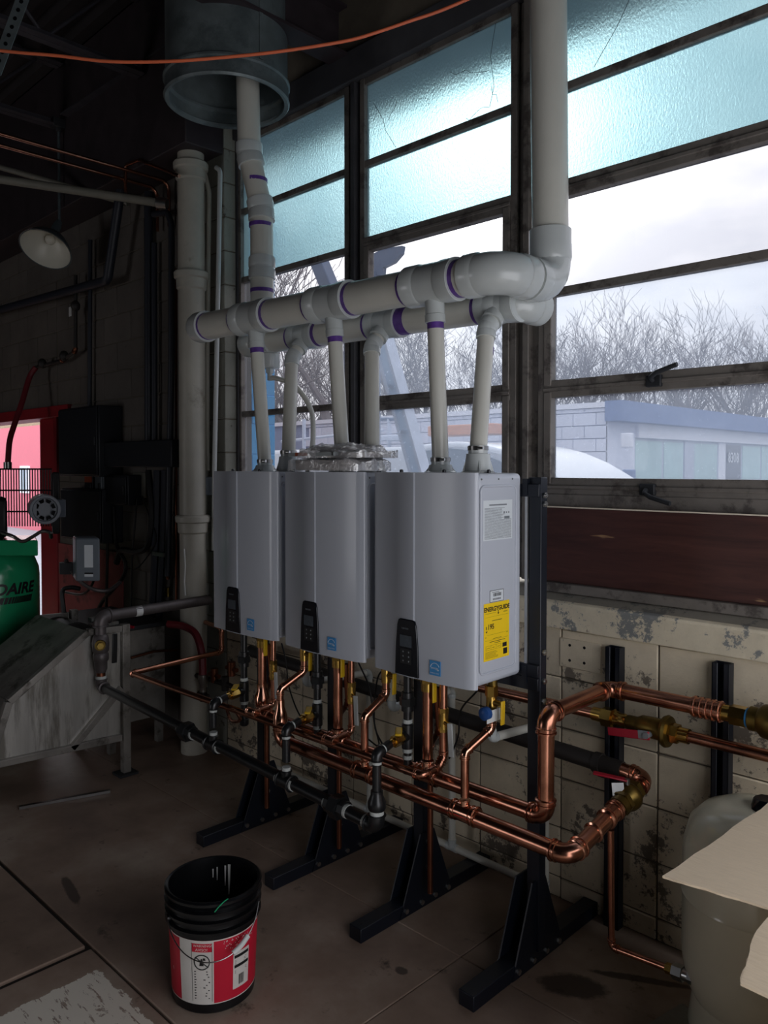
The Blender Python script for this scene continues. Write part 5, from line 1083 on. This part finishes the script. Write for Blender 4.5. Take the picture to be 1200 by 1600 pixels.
obj('warning_label', MB().box((x0 + .02, 2.606, z0 + .16), (x1 - .02, 2.6078, z1 - .03)), 'plastic_orange', th)
cab('control_box', (149, 737), (162, 786), 2.62, .11, 'box_grey', 'narrow grey box right beside the orange-labelled control box', 'box')
cab('control_box', (165, 742), (200, 790), 2.62, .11, 'cabinet_dark', 'black control box centred under the wireway', 'box')
th, x0, x1, z0, z1 = cab('switch_plate', (207, 738), (227, 778), 2.72, .02, 'conduit_grey', 'pale switch plate with a round knob under the wireway', 'switch', False)
obj('knob', MB().cyl(((x0 + x1) / 2, 2.72, z0 + .07), ((x0 + x1) / 2, 2.70, z0 + .07), .022, n=14), 'black_plastic', th)
cab('electrical_cabinet', (96, 762), (160, 850), 2.58, .16, 'cabinet_dark', 'black cabinet low under the electrical boxes behind the compressor')
for i, (q, r, lab) in enumerate((
    (((148, 790), (150, 860), (147, 905), (130, 928), (100, 925)), .010, 'black cable looping from the control boxes to the compressor'),
    (((232, 735), (238, 800), (232, 850), (215, 862), (190, 860), (182, 880)), .022, 'thick black cable swinging under the wireway'),
    (((178, 792), (182, 850), (196, 880), (190, 905), (160, 940), (150, 965)), .014, 'black cable hanging straight then curling above the hopper'),
    (((168, 735), (168, 850), (166, 960)), .011, 'straight black cable dropping from the wireway to the hopper'),
    (((214, 780), (211, 820), (206, 880), (205, 950)), .006, 'thin black cord under the pale switch plate'),
    (((222, 775), (235, 812), (244, 845), (222, 880), (206, 893)), .005, 'thin black cord crossing the wall to the switch cord'),
    (((247, 735), (245, 830), (240, 940), (236, 985)), .03, 'bundle of dark cables strapped beside the copper tubes'),
    (((258, 735), (256, 830), (250, 940), (246, 985)), .025, 'second dark cable bundle beside the strapped bundle'))):
    cable('cable', [at(px, py, Y=2.64 if i < 6 else 2.67) for px, py in q], r, 'cable_black' if i < 6 else 'conduit_dark', lab)
q = at(249, 866, Y=2.64); tag(obj('strap', MB().box(q + V((-.07, -.012, -.012)), q + V((.07, .0, .012))), 'steel_band'), 'grey strap round the dark cable bundle', 'strap')
# air drop with red hose
ad = thing('air_line', at(118, 500, Y=2.66), 'black air line with small valves bending left to the red hose', 'air pipe')
route(ad, [at(118, 430, Y=2.66), at(118, 548, Y=2.66), at(98, 563, Y=2.66), at(56, 574, Y=2.66)], .014, 'old_iron', 'iron', fm='copper_old')
for px, py in ((118, 478), (100, 556), (66, 568)): q = at(px, py, Y=2.65); obj('valve', MB().ball(q, .035, 10, 8, (1, 1, 1.2)), 'old_iron', ad)
q = at(110, 486, Y=2.63); obj('valve_tag', MB().box(q + V((-.02, -.004, -.04)), q + V((.02, .0, .03))), 'tag_white', ad)
hs = smooth_path([at(56, 574, Y=2.62), at(46, 590, Y=2.58), at(34, 630, Y=2.50), at(22, 665, Y=2.42), at(15, 690, Y=2.36), at(12, 728, Y=2.33)])
hz_ = tag(obj('air_hose', MB().tube(hs, .022, 12), 'red_hose'), 'dark red rubber hose curving down to the compressor', 'hose'); obj('hose_end', MB().cyl(hs[-1] + UP * .03, hs[-1] - UP * .03, .03, n=12), 'steel_band', hz_)
# ================================================================ COMPRESSOR
CC = V((-5.33, 1.93, 0)); cr_ = .285
cq = at(57, 1000, d=5.25)
CC = V((cq.x, cq.y, 0)) - V((_r.x, _r.y, 0)) * cr_
co = thing('air_compressor', CC, 'green upright air compressor with grey motor at the left edge', 'compressor')
zt_ = float(at(57, 900, d=5.2).z)
obj('receiver', MB().lathe([(0, .22), (cr_ * .6, .23), (cr_ * .9, .27), (cr_, .34), (cr_, zt_ - .0), (cr_ * .985, zt_ + .05), (cr_ * .9, zt_ + .115), (cr_ * .7, zt_ + .165), (cr_ * .4, zt_ + .19), (0, zt_ + .20)], CC, UP, 48), 'compressor_green', co)
obj('base_ring', MB().lathe([(cr_ * .9, 0), (cr_ * .92, 0), (cr_ * .92, .32), (cr_ * .9, .32)], CC, UP, 40), 'compressor_green', co)
thc = math.atan2(-CC.y, -CC.x)
def cc_pt(s_, z, d=.002): a = thc + s_ / cr_; return CC + V((math.cos(a), math.sin(a), 0)) * (cr_ + d) + UP * z
def sx_of(px, py):       # arc position on the tank under a pixel
    lat = (px - 57) / F * 5.2 + cr_; return cr_ * math.asin(max(-1, min(1, lat / cr_)))
zl = float(at(20, 930, d=5.02).z); s_end = sx_of(45, 920)
bend = lambda x, y: cc_pt(s_end - .555 + x, zl + y)
o = text('SPEEDAIRE', (0, 0, 0), PX, UP, .098, 'black_print', co, bend=lambda x, y: cc_pt(s_end + x, zl + y), shear=.25, align='RIGHT', bold=.0035)
st_ = MB(); x = s_end - .62; w_ = .10
while w_ > .004 and x < s_end - .01:
    st_.add([cc_pt(a, b) for a, b in ((x - .014, zl - .06), (x + w_ * .82 - .014, zl - .06), (x + w_ * .82, zl - .018), (x, zl - .018))], [(0, 1, 2, 3)]); x += w_; w_ *= .82
    if w_ < .009: w_ = .009
tag(obj('stripes', st_, 'black_print', co), kind='stuff')
s2 = sx_of(10, 940); z2_ = float(at(5, 950, d=5.02).z); mb = MB(); mb.add([cc_pt(a, b) for a, b in ((s2 - .16, z2_ - .02), (s2 - .05, z2_ - .02), (s2 - .05, z2_ + .03), (s2 - .16, z2_ + .03))], [(0, 1, 2, 3)]); 
obj('sticker', mb, 'paper_label', co); text('USA', (0, 0, 0), PX, UP, .034, 'black_print', co, bend=lambda x, y: cc_pt(s2 - .135 + x, z2_ - .006 + y, .003))
fy = -1
pz = float(at(30, 838, d=5.1).z); tp = CC + UP * pz
fv = V((-CC.x, -CC.y, 0)).normalized(); rv = V((_r.x, _r.y, 0))
def loc(a, b, c): return CC + rv * a + fv * b + UP * c
def obox(a0, b0, c0, a1, b1, c1):
    mb = MB(); p = [loc(a, b, c) for c in (c0, c1) for a, b in ((a0, b0), (a1, b0), (a1, b1), (a0, b1))]
    return mb.add(p, [(0, 1, 2, 3), (7, 6, 5, 4), (1, 0, 4, 5), (2, 1, 5, 6), (3, 2, 6, 7), (0, 3, 7, 4)], True)
obj('platform', obox(-.30, -.2, zt_ + .15, .29, .22, zt_ + .25), 'compressor_green', co, bevel=.008)
mc = at(37, 797, d=4.95); ml = (mc - CC); ma, mzz = ml.dot(rv), mc.z
mbm = MB().lathe([(0, .25), (.088, .25), (.088, .27), (.094, .27), (.094, 0), (0, 0)], loc(ma, -.02, mzz), fv, 32); obj('motor', mbm, 'motor_grey', co)
vt = MB()
for k in range(8):
    a = R(45 * k + 8); 
    c_ = loc(ma, .252, mzz); f4 = []
    for a_, r_2 in ((a, .046), (a + R(30), .046), (a + R(30), .068), (a, .068)): f4.append(c_ + rv * r_2 * math.cos(a_) + UP * r_2 * math.sin(a_))
    vt.prism(f4, fv * .002)
obj('motor_vents', vt, 'pad_plastic', co); ring_ = MB().lathe([(.072, .252), (.076, .258), (.09, .258), (.092, .25)], loc(ma, -.02 + .02, mzz), fv, 32); obj('motor_rim', ring_, 'motor_grey', co)
obj('motor_box', obox(ma + .085, .02, mzz - .055, ma + .14, .14, mzz + .06), 'motor_grey', co, bevel=.006)
obj('pump', obox(-.34, -.10, zt_ + .25, .10, .08, zt_ + .52), 'pump_black', co, bevel=.03)
obj('cylinder_head', obox(-.20, -.08, zt_ + .5, -.02, .06, zt_ + .72), 'pump_black', co, bevel=.02)
gd = MB(); g0, g1, gzz0, gzz1 = -.3, ma + .07, float(at(20, 800, d=5.3).z), float(at(20, 733, d=5.3).z)
k = g0
while k < g1 + .001: gd.cyl(loc(k, -.14, gzz0 - .1), loc(k, -.14, gzz1), .004, n=6); k += .018
for zz in (gzz1, (gzz0 + gzz1) / 2, gzz0): gd.cyl(loc(g0, -.14, zz), loc(g1, -.14, zz), .006, n=6)
tag(obj('belt_guard', gd, 'pump_black', co), kind='stuff'); obj('guard_post', obox(g1, -.16, gzz0 - .15, g1 + .05, -.10, gzz1 - .02), 'pump_black', co, bevel=.01)
cbx = thing('starter_box', at(85, 905, d=4.9), 'grey motor starter box with printed label right of the green compressor', 'box')
q0, q1 = at(66, 904, d=4.85), at(103, 838, d=4.85); a0, a1 = (q0 - CC).dot(rv), (q1 - CC).dot(rv); b0_ = (q0 - CC).dot(fv)
obj('body', obox(a0, b0_ - .18, q0.z, a1, b0_, q1.z), 'box_grey', cbx, bevel=.010); obj('lid', obox(a0 + .004, b0_ + .001, q0.z + .004, a1 - .004, b0_ + .012, q1.z - .004), 'box_grey', cbx, bevel=.005)
lbx = obj('printed_label', obox((a0 + a1) / 2 - .022, b0_ + .013, q0.z + .085, (a0 + a1) / 2 + .03, b0_ + .0135, q1.z - .04), 'paper_label', cbx); obj('printed_label', obox((a0 + a1) / 2 - .022, b0_ + .013, q0.z + .03, (a0 + a1) / 2 + .03, b0_ + .0135, q0.z + .055), 'paper_label', cbx)
obj('label_band', obox((a0 + a1) / 2 - .022, b0_ + .0137, q0.z + .045, (a0 + a1) / 2 + .03, b0_ + .014, q0.z + .055), 'black_print', cbx)
obj('mount', obox(a0 - .08, b0_ - .25, q0.z + .02, a1 - .05, b0_ - .18, q0.z + .09), 'dark_steel', cbx)
fx = smooth_path([at(3, 832, d=4.85), at(20, 838, d=4.8), at(35, 846, d=4.8), at(52, 838, d=4.8), at(66, 830, d=4.8), at(78, 832, d=4.8), at(80, 840, d=4.85)], 10)
mb = MB().tube(fx, [.010 + .0018 * (i % 2) for i in range(len(fx))], 10); tag(obj('flex_conduit', mb, 'steel_band'), 'silver flexible conduit from the compressor to the starter box', 'conduit')
cable('cable', [at(103, 875, d=4.95), at(112, 893, d=4.9), at(130, 912, d=4.9), at(150, 922, d=4.9), at(170, 922, d=4.95), at(188, 910, d=5.1)], .012, 'grey_iron', 'grey cable sagging right from the starter box')
cable('hose', [at(95, 985, d=4.95), at(100, 960, d=4.95), at(97, 925, d=4.95), at(110, 918, d=4.95), at(125, 920, d=4.95)], .014, 'cable_black', 'black hose bent like a hook beside the starter box', 'hose')
# ================================================================ STEEL HOPPER
hp_ = thing('steel_hopper', (-4.3, 1.8, 0), 'stainless steel hopper with sloping front on a square tube frame', 'hopper')
X0 = -4.16
def hpz(px, py): p = at(px, py, X=X0); return (float(p.y), float(p.z))
P_ = [hpz(190, 982), hpz(137, 988), hpz(14, 1097), hpz(-12, 1180), hpz(-12, 1196), hpz(190, 1152)]
obj('side_plate', MB().prism([(X0 - .02, y, z) for y, z in P_], (.006, 0, 0)), 'stainless', hp_)
def tb(a, b, w=.036): return MB().bar((X0 - .006, *a), (X0 - .006, *b), w, w, up=(1, 0, 0))
yR = hpz(197, 1000)[0]
obj('frame_leg', MB().box((X0 - .03, yR - .025, 0.012), (X0 + .012, yR + .02, hpz(195, 975)[1])), 'stainless_dull', hp_, bevel=.003)
obj('foot_plate', MB().box((X0 - .06, yR - .06, 0), (X0 + .04, yR + .05, .012)), 'dark_steel', hp_)
for i, (a, b) in enumerate(((P_[1], P_[2]), (P_[2], P_[3]), (P_[4], P_[5]), (P_[0], P_[1]))): obj('frame_tube', tb(a, b), 'stainless_dull', hp_, bevel=.003)
obj('frame_brace', tb(hpz(112, 1170), hpz(190, 1075)), 'stainless_dull', hp_, bevel=.003)
obj('back_plate', MB().prism([(X0 - .7, y, z) for y, z in P_], (.006, 0, 0)), 'stainless_dull', hp_)
for a, b in ((P_[1], P_[2]), (P_[2], P_[3])):
    obj('slope_plate', MB().prism([(X0 - .69, *a), (X0 - .02, *a), (X0 - .02, *b), (X0 - .69, *b)], (0, .004, .004)), 'stainless_dull', hp_)
obj('frame_leg', MB().box((X0 - .7, yR - .02, 0), (X0 - .66, yR + .02, .85)), 'stainless_dull', hp_)
tag(obj('drum', MB().lathe([(0, 0), (.13, 0), (.14, .01), (.14, .40), (.13, .41), (0, .41)], at(100, 1003, X=-4.75) + V((-.25, 0, 0)), PX, 28), 'old_iron'), 'dark round drum lying behind the hopper top', 'drum')
sb = thing('steel_cabinet', (-4.7, 2.5, 0), 'dull stainless cabinet with dark lid right of the hopper', 'cabinet')
X1 = -4.5; y0, y1 = 2.20, 2.58; zc = .735
obj('body', MB().box((X1 - .7, y0, .17), (X1, y1, zc)), 'stainless_dull', sb, bevel=.004)
obj('lid', MB().box((X1 - .75, y0 - .06, zc + .002), (X1 + .012, y1 + .01, zc + .03)), 'dark_steel', sb, bevel=.004)
obj('lid_strip', MB().box((X1 - .35, y0 + .04, zc + .0305), (X1 - .30, y1 - .06, zc + .05)), 'tag_white', sb)
obj('lid_strip', MB().box((X1 - .15, y0 - .05, zc + .0305), (X1 - .10, y0 + .12, zc + .05)), 'stainless', sb)
for yy in (y0 + .03, y1 - .03): obj('leg', MB().box((X1 - .05, yy - .02, 0), (X1 - .01, yy + .02, .17)), 'stainless_dull', sb)
tag(obj('valve_handle', MB().tube([at(181, 985, Z=.779), at(195, 979, Z=.779), at(209, 980, Z=.779)], [.008, .014, .008], 8), 'red_handle'), 'red lever lying on the cabinet lid behind the gas valve', 'handle')
cable('hose', [at(262, 975, Y=2.45), at(285, 978, Y=2.5), at(305, 990, Y=2.52), at(315, 1020, Y=2.52), at(317, 1060, Y=2.52)], .022, 'red_hose', 'dark red hose arching down left of the leftmost heater', 'hose')
hq = at(317, 1062, Y=2.52); tag(obj('hose_fitting', MB().lathe([(.02, .03), (.028, .03), (.028, -.01), (.02, -.03), (.02, -.07)], hq, UP, 14), 'steel_band'), 'steel fitting at the lower end of the red hose', 'fitting')
pipe1('thin_copper_tube', [at(205, 1028, X=-4.47), at(240, 1018, X=-4.47), at(278, 1015, X=-4.47)], .008, 'copper_old', 'thin copper tube lying across the dull cabinet side', 'copper pipe')
th = thing('pump_manifold', (-3.7, 2.55, .2), 'dark cluster of small valves on the wall behind the leftmost heater legs', 'valves')
for i, (px, py) in enumerate(((300, 1060), (318, 1085), (335, 1055), (352, 1068), (362, 1045))):
    q = at(px, py, Y=2.58); obj('valve', MB().cyl(q - UP * .04, q + UP * .04, .022, n=10).cyl(q - PX * .05, q + PX * .05, .013, n=8), 'old_iron' if i % 2 else 'copper_old', th)
a, b = at(290, 1050, Y=2.58), at(370, 1075, Y=2.58); obj('manifold_pipe', MB().cyl(a, b, .014, n=10), 'old_iron', th)
tag(obj('floor_rail', MB().bar(at(30, 1262, Z=.008), at(172, 1236, Z=.008), .02, .014), 'steel_band'), 'thin metal strip lying on the floor under the hopper', 'strip')
# ================================================================ OUTSIDE
struct('ground', MB().box((-80, 3.0, -.2), (40, 110, -.06)), 'asphalt')
# eave over the windows
struct('trim_5', MB().box((-10, 2.96, 3.92), (0.8, 3.62, 4.02)), 'soffit')
# blue painted return wall just outside the left window
bw = thing('blue_wall', (-4.42, 3.25, 0), 'bright blue painted block pier outside the left window', 'wall')
br_ = random.Random(2)
for r0 in range(17):
    z = r0 * .2032; sp = [3.0, 3.40] if r0 % 2 else [3.0, 3.2, 3.40]
    for a, b in zip(sp, sp[1:]): obj('block', MB().box((-4.62, a + .002, z + .002), (-4.42 + br_.uniform(-.001, .001), b - .002, z + .2012)), 'blue_wall', bw, bevel=.004, seg=1)
obj('block_core', MB().box((-4.615, 3.0, 0), (-4.424, 3.396, 3.45)), 'blue_wall', bw)
# neighbouring building
KX, KY, KZ = -9.0, 16.35, 3.22
nb = thing('neighbour_building', (-16, 24, 0), 'pale blue block building with shop front and street number, across the yard', 'building')
obj('core', MB().box((-26, KY + .06, -.06), (KX - .06, 40, KZ - .05)), 'building_mortar', nb)
obj('roof_edge', MB().box((-26, KY - .05, KZ - .12), (KX + .02, KY + .1, KZ)), 'building_white', nb)
cnt = 0; bl = {}
r0 = 0
while r0 * .3 < KZ - .13:
    z0, z1 = r0 * .3, min((r0 + 1) * .3, KZ - .12); x = KX - (.3 if r0 % 2 else .6)
    xs = [KX]
    while x > -20: xs.append(x); x -= .6
    for a, b in zip(xs[1:], xs):
        key = (round(b - a, 2), round(z1 - z0, 2))
        if key not in bl: o = bl[key] = obj('block', MB().box((0, KY, 0), (b - a - .02, KY + .08, z1 - z0 - .02)), 'building_block', nb)
        else: o = bl[key].copy(); COL.objects.link(o)
        o.location = V((a + .006, 0, z0 + .006)); o.location -= V((0, 0, 0))
        cnt += 1
    r0 += 1
def fy(px, py=700): return float(at(px, py, X=KX).y)
FZ0, FZ1 = 2.78, 3.24
obj('fascia', MB().box((KX - .05, KY - .06, FZ0), (KX + .35, 40, FZ1)), 'fascia_blue', nb)
obj('soffit_band', MB().box((KX - .04, fy(992), 2.44), (KX + .10, 40, FZ0 - .002)), 'building_white', nb)
ysb = [fy(p) for p in (992, 1037, 1070, 1085, 1123, 1134, 1160, 1190, 1215, 1250)]
obj('pier', MB().box((KX - .05, KY, -.06), (KX + .0, fy(992), FZ0)), 'building_block', nb)
for i, (a, b) in enumerate(zip(ysb, ysb[1:])):
    m = 'shop_dark' if i == 5 else 'shop_glass'
    if i in (2, 4): obj('shop_panel', MB().box((KX - .05, a, -.06), (KX - .0, b, 2.44)), 'alu_grey' if i == 2 else 'building_white', nb); continue
    f_ = obj('shop_window', MB().box((KX - .06, a, -.06), (KX - .03, b, 2.44)), 'alu_grey', nb)
    zs = [-.0, 1.32, 2.4] if i in (0, 1, 5, 6) else [0, 2.4]
    for z0, z1 in zip(zs, zs[1:]): obj('shop_pane', MB().box((KX - .03, a + .06, z0 + .05), (KX - .018, b - .06, z1 - .02)), m, f_)
dn_ = text('8308', V((KX + .0, ysb[5] + .16, 1.88)), PY, UP, .40, 'white_print', nb, 'number_sign', depth=.01, bold=.006); dn_['label'] = 'white street number 8308 on the door glass'
q = at(979, 688, Y=KY - .1); obj('wall_lamp', MB().box(q + V((-.12, -.04, -.16)), q + V((.12, .1, .16))), 'building_white', nb, bevel=.02)
q = at(982, 745, Y=KY - .1); obj('meter_box', MB().box(q + V((-.13, -.04, -.16)), q + V((.13, .1, .16))), 'fascia_blue', nb, bevel=.02)
# white van
vn = thing('van', (-8, 8.2, 0), 'white van with rounded nose parked close outside the window', 'van')
def vz(px, py, y=7.6): p = at(px, py, Y=y); return (float(p.x), float(p.z))
roof = [vz(640, 698), vz(680, 691), vz(715, 690), vz(750, 694), vz(790, 704), vz(830, 722), vz(865, 744), vz(895, 765), vz(905, 790)]
xb = roof[0][0] - 3.6
side = [(xb, .25), (xb, roof[0][1] - .05), (xb + .1, roof[0][1])] + roof + [(roof[-1][0] + .25, .95), (roof[-1][0] + .75, .85), (roof[-1][0] + .85, .45), (roof[-1][0] + .8, .25)]
obj('van_body', MB().prism([(x, 7.6, z) for x, z in side], (0, 1.8, 0)), 'van_white', vn, bevel=.06, seg=3)
win = [vz(652, 706), vz(700, 700), vz(745, 705), vz(785, 722), vz(800, 765), vz(640, 765)]
obj('side_window', MB().prism([(x, 7.585, z) for x, z in win], (0, .012, 0)), 'van_glass', vn)
for x in (xb + .7, roof[-1][0] + .1): obj('wheel', MB().lathe([(0, 0), (.2, 0), (.33, .02), (.35, .06), (.35, .2), (0, .22)], (x, 7.56, .29), PY, 24), 'tyre', vn)
# flat-bed truck with ladder rack, beyond
tk_ = thing('utility_truck', (-12, 11.0, 0), 'pale service truck with ladder rack seen past the vent pipes', 'truck')
def tq(px, py, y=10.8): p = at(px, py, Y=y); return V((p.x, y, p.z))
a, b = tq(425, 700), tq(660, 712)
obj('bed', MB().box((a.x, 10.8, .7), (b.x, 12.6, float(b.z) - .0)), 'alu_grey', tk_, bevel=.03)
obj('bed_rail', MB().box((a.x, 10.78, float(b.z)), (b.x, 10.9, float(b.z) + .16)), 'van_white', tk_, bevel=.02)
for px in (475, 590, 608, 640):
    p0 = tq(px, 705); p1 = tq(px, 655); obj('rack_post', MB().cyl(p0, p1, .04, n=10), 'alu_grey', tk_)
obj('rack_bar', MB().cyl(tq(440, 690), tq(600, 672), .03, n=8), 'alu_grey', tk_); obj('rack_bar', MB().cyl(tq(590, 655), tq(640, 655), .035, n=8), 'boom_dark', tk_)
obj('tool_box', MB().box(tq(612, 690) + V((0, -.3, 0)), tq(640, 680) + V((0, .2, 0))), 'alu_grey', tk_, bevel=.02)
obj('lumber', MB().box(tq(668, 682, 11.4) + V((0, 0, 0)), tq(770, 661, 11.4) + V((0, .5, 0))), 'orange_paint', tk_, bevel=.02); obj('cab', MB().box((a.x - 2.2, 10.8, .5), (a.x - .1, 12.6, 2.0)), 'van_white', tk_, bevel=.15, seg=3)
for x in (a.x - 1.5, b.x - .8): obj('wheel', MB().lathe([(0, 0), (.2, 0), (.38, .02), (.4, .06), (.4, .2), (0, .22)], (x, 10.75, .34), PY, 24), 'tyre', tk_)
# leaning boom and ladder
bm1 = thing('lift_boom', at(620, 740, Y=5.6), 'pale blue lattice boom leaning behind the vent drops', 'boom')
p0, p1 = at(662, 760, Y=5.6), at(582, 470, Y=5.6)
obj('boom_tube', MB().bar(p0, p1, .10, .12, up=(0, 1, 0)), 'boom_blue', bm1, bevel=.01)
obj('boom_side', MB().bar(p0 + V((-.07, .0, 0)), p1 + V((-.07, 0, 0)), .03, .14, up=(0, 1, 0)), 'alu_grey', bm1); obj('boom_side', MB().bar(p0 + V((.07, .0, 0)), p1 + V((.07, 0, 0)), .03, .14, up=(0, 1, 0)), 'alu_grey', bm1)
for t__ in (.28, .52, .80): q = p0.lerp(p1, t__); obj('boom_bolt', MB().cyl(q + V((0, -.09, 0)), q + V((0, -.05, 0)), .022, n=10), 'boom_dark', bm1)
obj('boom_foot', MB().cyl((p0.x, 5.6, -.06), p0, .09, n=12), 'boom_dark', bm1)
lq0, lq1 = at(548, 530, Y=5.9), at(487, 380, Y=5.9)
b2 = thing('slanted_beam', lq0, 'grey blue steel arm slanting behind the left window', 'boom'); obj('arm_tube', MB().bar(lq0, lq1, .17, .14, up=(0, 1, 0)), 'boom_dark', b2, bevel=.01); obj('arm_post', MB().cyl((lq0.x, 5.9, -.06), lq0, .08, n=12), 'boom_dark', b2); obj('arm_pin', MB().cyl(lq0 + V((0, -.1, 0)), lq0 + V((0, .1, 0)), .05, n=12), 'alu_grey', b2)
sg = thing('blue_patch', at(600, 420, Y=6.5), 'dark blue rounded sign behind the centre window pane', 'patch')  # dark blue curved shape on an added post, identity left open
spn = [at(px, py, Y=6.5) for px, py in ((579, 430), (579, 398), (600, 388), (628, 384), (626, 396), (614, 410), (598, 418), (597, 430))]
obj('patch_face', MB().prism(spn, (0, .06, 0)), 'boom_dark', sg); p = at(588, 425, Y=6.53); obj('patch_post', MB().cyl((p.x, 6.53, -.06), p, .05, n=10), 'boom_dark', sg)
# pink building seen through the doorway
pb = thing('pink_building', (-14, 9.5, 0), 'pink rendered building outside the doorway at left', 'building')
pA, pB = at(-40, 660, Y=8.5), at(2, 660, Y=8.5)
obj('side_wall', MB().box((-40, 9.0, -.06), (-15.6, 9.6, float(at(20, 668, Y=9.0).z))), 'pink_wall', pb)
obj('roof_slope', MB().prism([(-40, 9.1, 2.5), (-15.6, 9.1, float(at(40, 672, Y=9.1).z)), (-15.6, 10.4, 4.2), (-40, 10.4, 4.2)], (0, 0, .1)), 'roof_gravel', pb)
q0, q1 = at(33, 770, Y=8.98), at(46, 728, Y=8.98); f_ = obj('window_frame', MB().box((q0.x, 8.95, q0.z), (q1.x, 9.0, q1.z)), 'building_white', pb)
for k in range(4):
    xx = q0.x + (q1.x - q0.x) * (k + .25) / 4; obj('window_slat', MB().box((xx, 8.94, q0.z + .05), (xx + .1, 8.95, q1.z - .05)), 'van_glass', f_)
# bare trees
def tree_mesh(seed, Ht):
    r_ = random.Random(seed); mb = MB()
    def grow(p, d_, L, r, lev):
        k = 3 if lev < 4 else 2; pts = [p]; rs = [r]; q = p.copy(); dd_ = d_.copy()
        for i in range(k):
            dd_ = (dd_ + V((r_.uniform(-.22, .22), r_.uniform(-.22, .22), r_.uniform(-.02, .16)))).normalized(); q = q + dd_ * (L / k); pts.append(q.copy()); rs.append(r * (1 - .38 * (i + 1) / k))
        mb.tube(pts, rs, 6 if lev < 2 else 4 if lev < 4 else 3, caps=False)
        if lev >= 6: return
        n = r_.choice((2, 3)) if lev < 5 else r_.choice((2, 3, 3))
        for i in range(n):
            t_ = r_.uniform(.5, 1) if i else 1.0; j = min(int(t_ * k), k); b_ = pts[j]
            ax_ = V((r_.uniform(-1, 1), r_.uniform(-1, 1), r_.uniform(-.25, .55))).normalized()
            nd = (dd_ * r_.uniform(.75, 1.15) + ax_ * r_.uniform(.55, .95)).normalized(); grow(b_, nd, L * r_.uniform(.66, .86), max(rs[j] * r_.uniform(.6, .78), .012), lev + 1)
    grow(V((0, 0, -.1)), V((0, 0, 1)), Ht * .24, Ht * .016, 0)
    return mb
prot = []
for s_ in range(6):
    o = obj('bare_tree', tree_mesh(40 + s_, 15.5), 'hazed_bark'); prot.append(o)
TG, TL = 'bare trees behind the neighbouring building', 'leafless grey tree in the tree line beyond the yard'
tr_r = random.Random(11); k = 0
used = set()
def put(px, d_, sc):
    global k
    p = at(px, 735, d=d_); s = prot[k % 6]
    if k < 6: o = s
    else: o = s.copy(); COL.objects.link(o)
    o.location = (p.x, p.y, -.1); o.rotation_euler = (0, 0, tr_r.uniform(0, 6.28)); o.scale = (sc, sc, sc * tr_r.uniform(.9, 1.1)); tag(o, TL, 'tree', TG); k += 1
for px in range(395, 1260, 25):
    put(px + tr_r.uniform(-8, 8), tr_r.uniform(40, 47) if px > 840 else tr_r.uniform(38, 46), tr_r.uniform(.80, .98) if px > 700 else tr_r.uniform(.75, .95))
for px in range(380, 1260, 52): put(px + tr_r.uniform(-12, 12), tr_r.uniform(50, 60), tr_r.uniform(.92, 1.08) if px > 700 else tr_r.uniform(.9, 1.1))
for px, d_, sc in ((440, 24, .9), (475, 27, 1.0), (935, 37, .84), (1085, 36, .8), (1010, 38, .82), (880, 39, .84), (1160, 38, .76)): put(px, d_, sc)
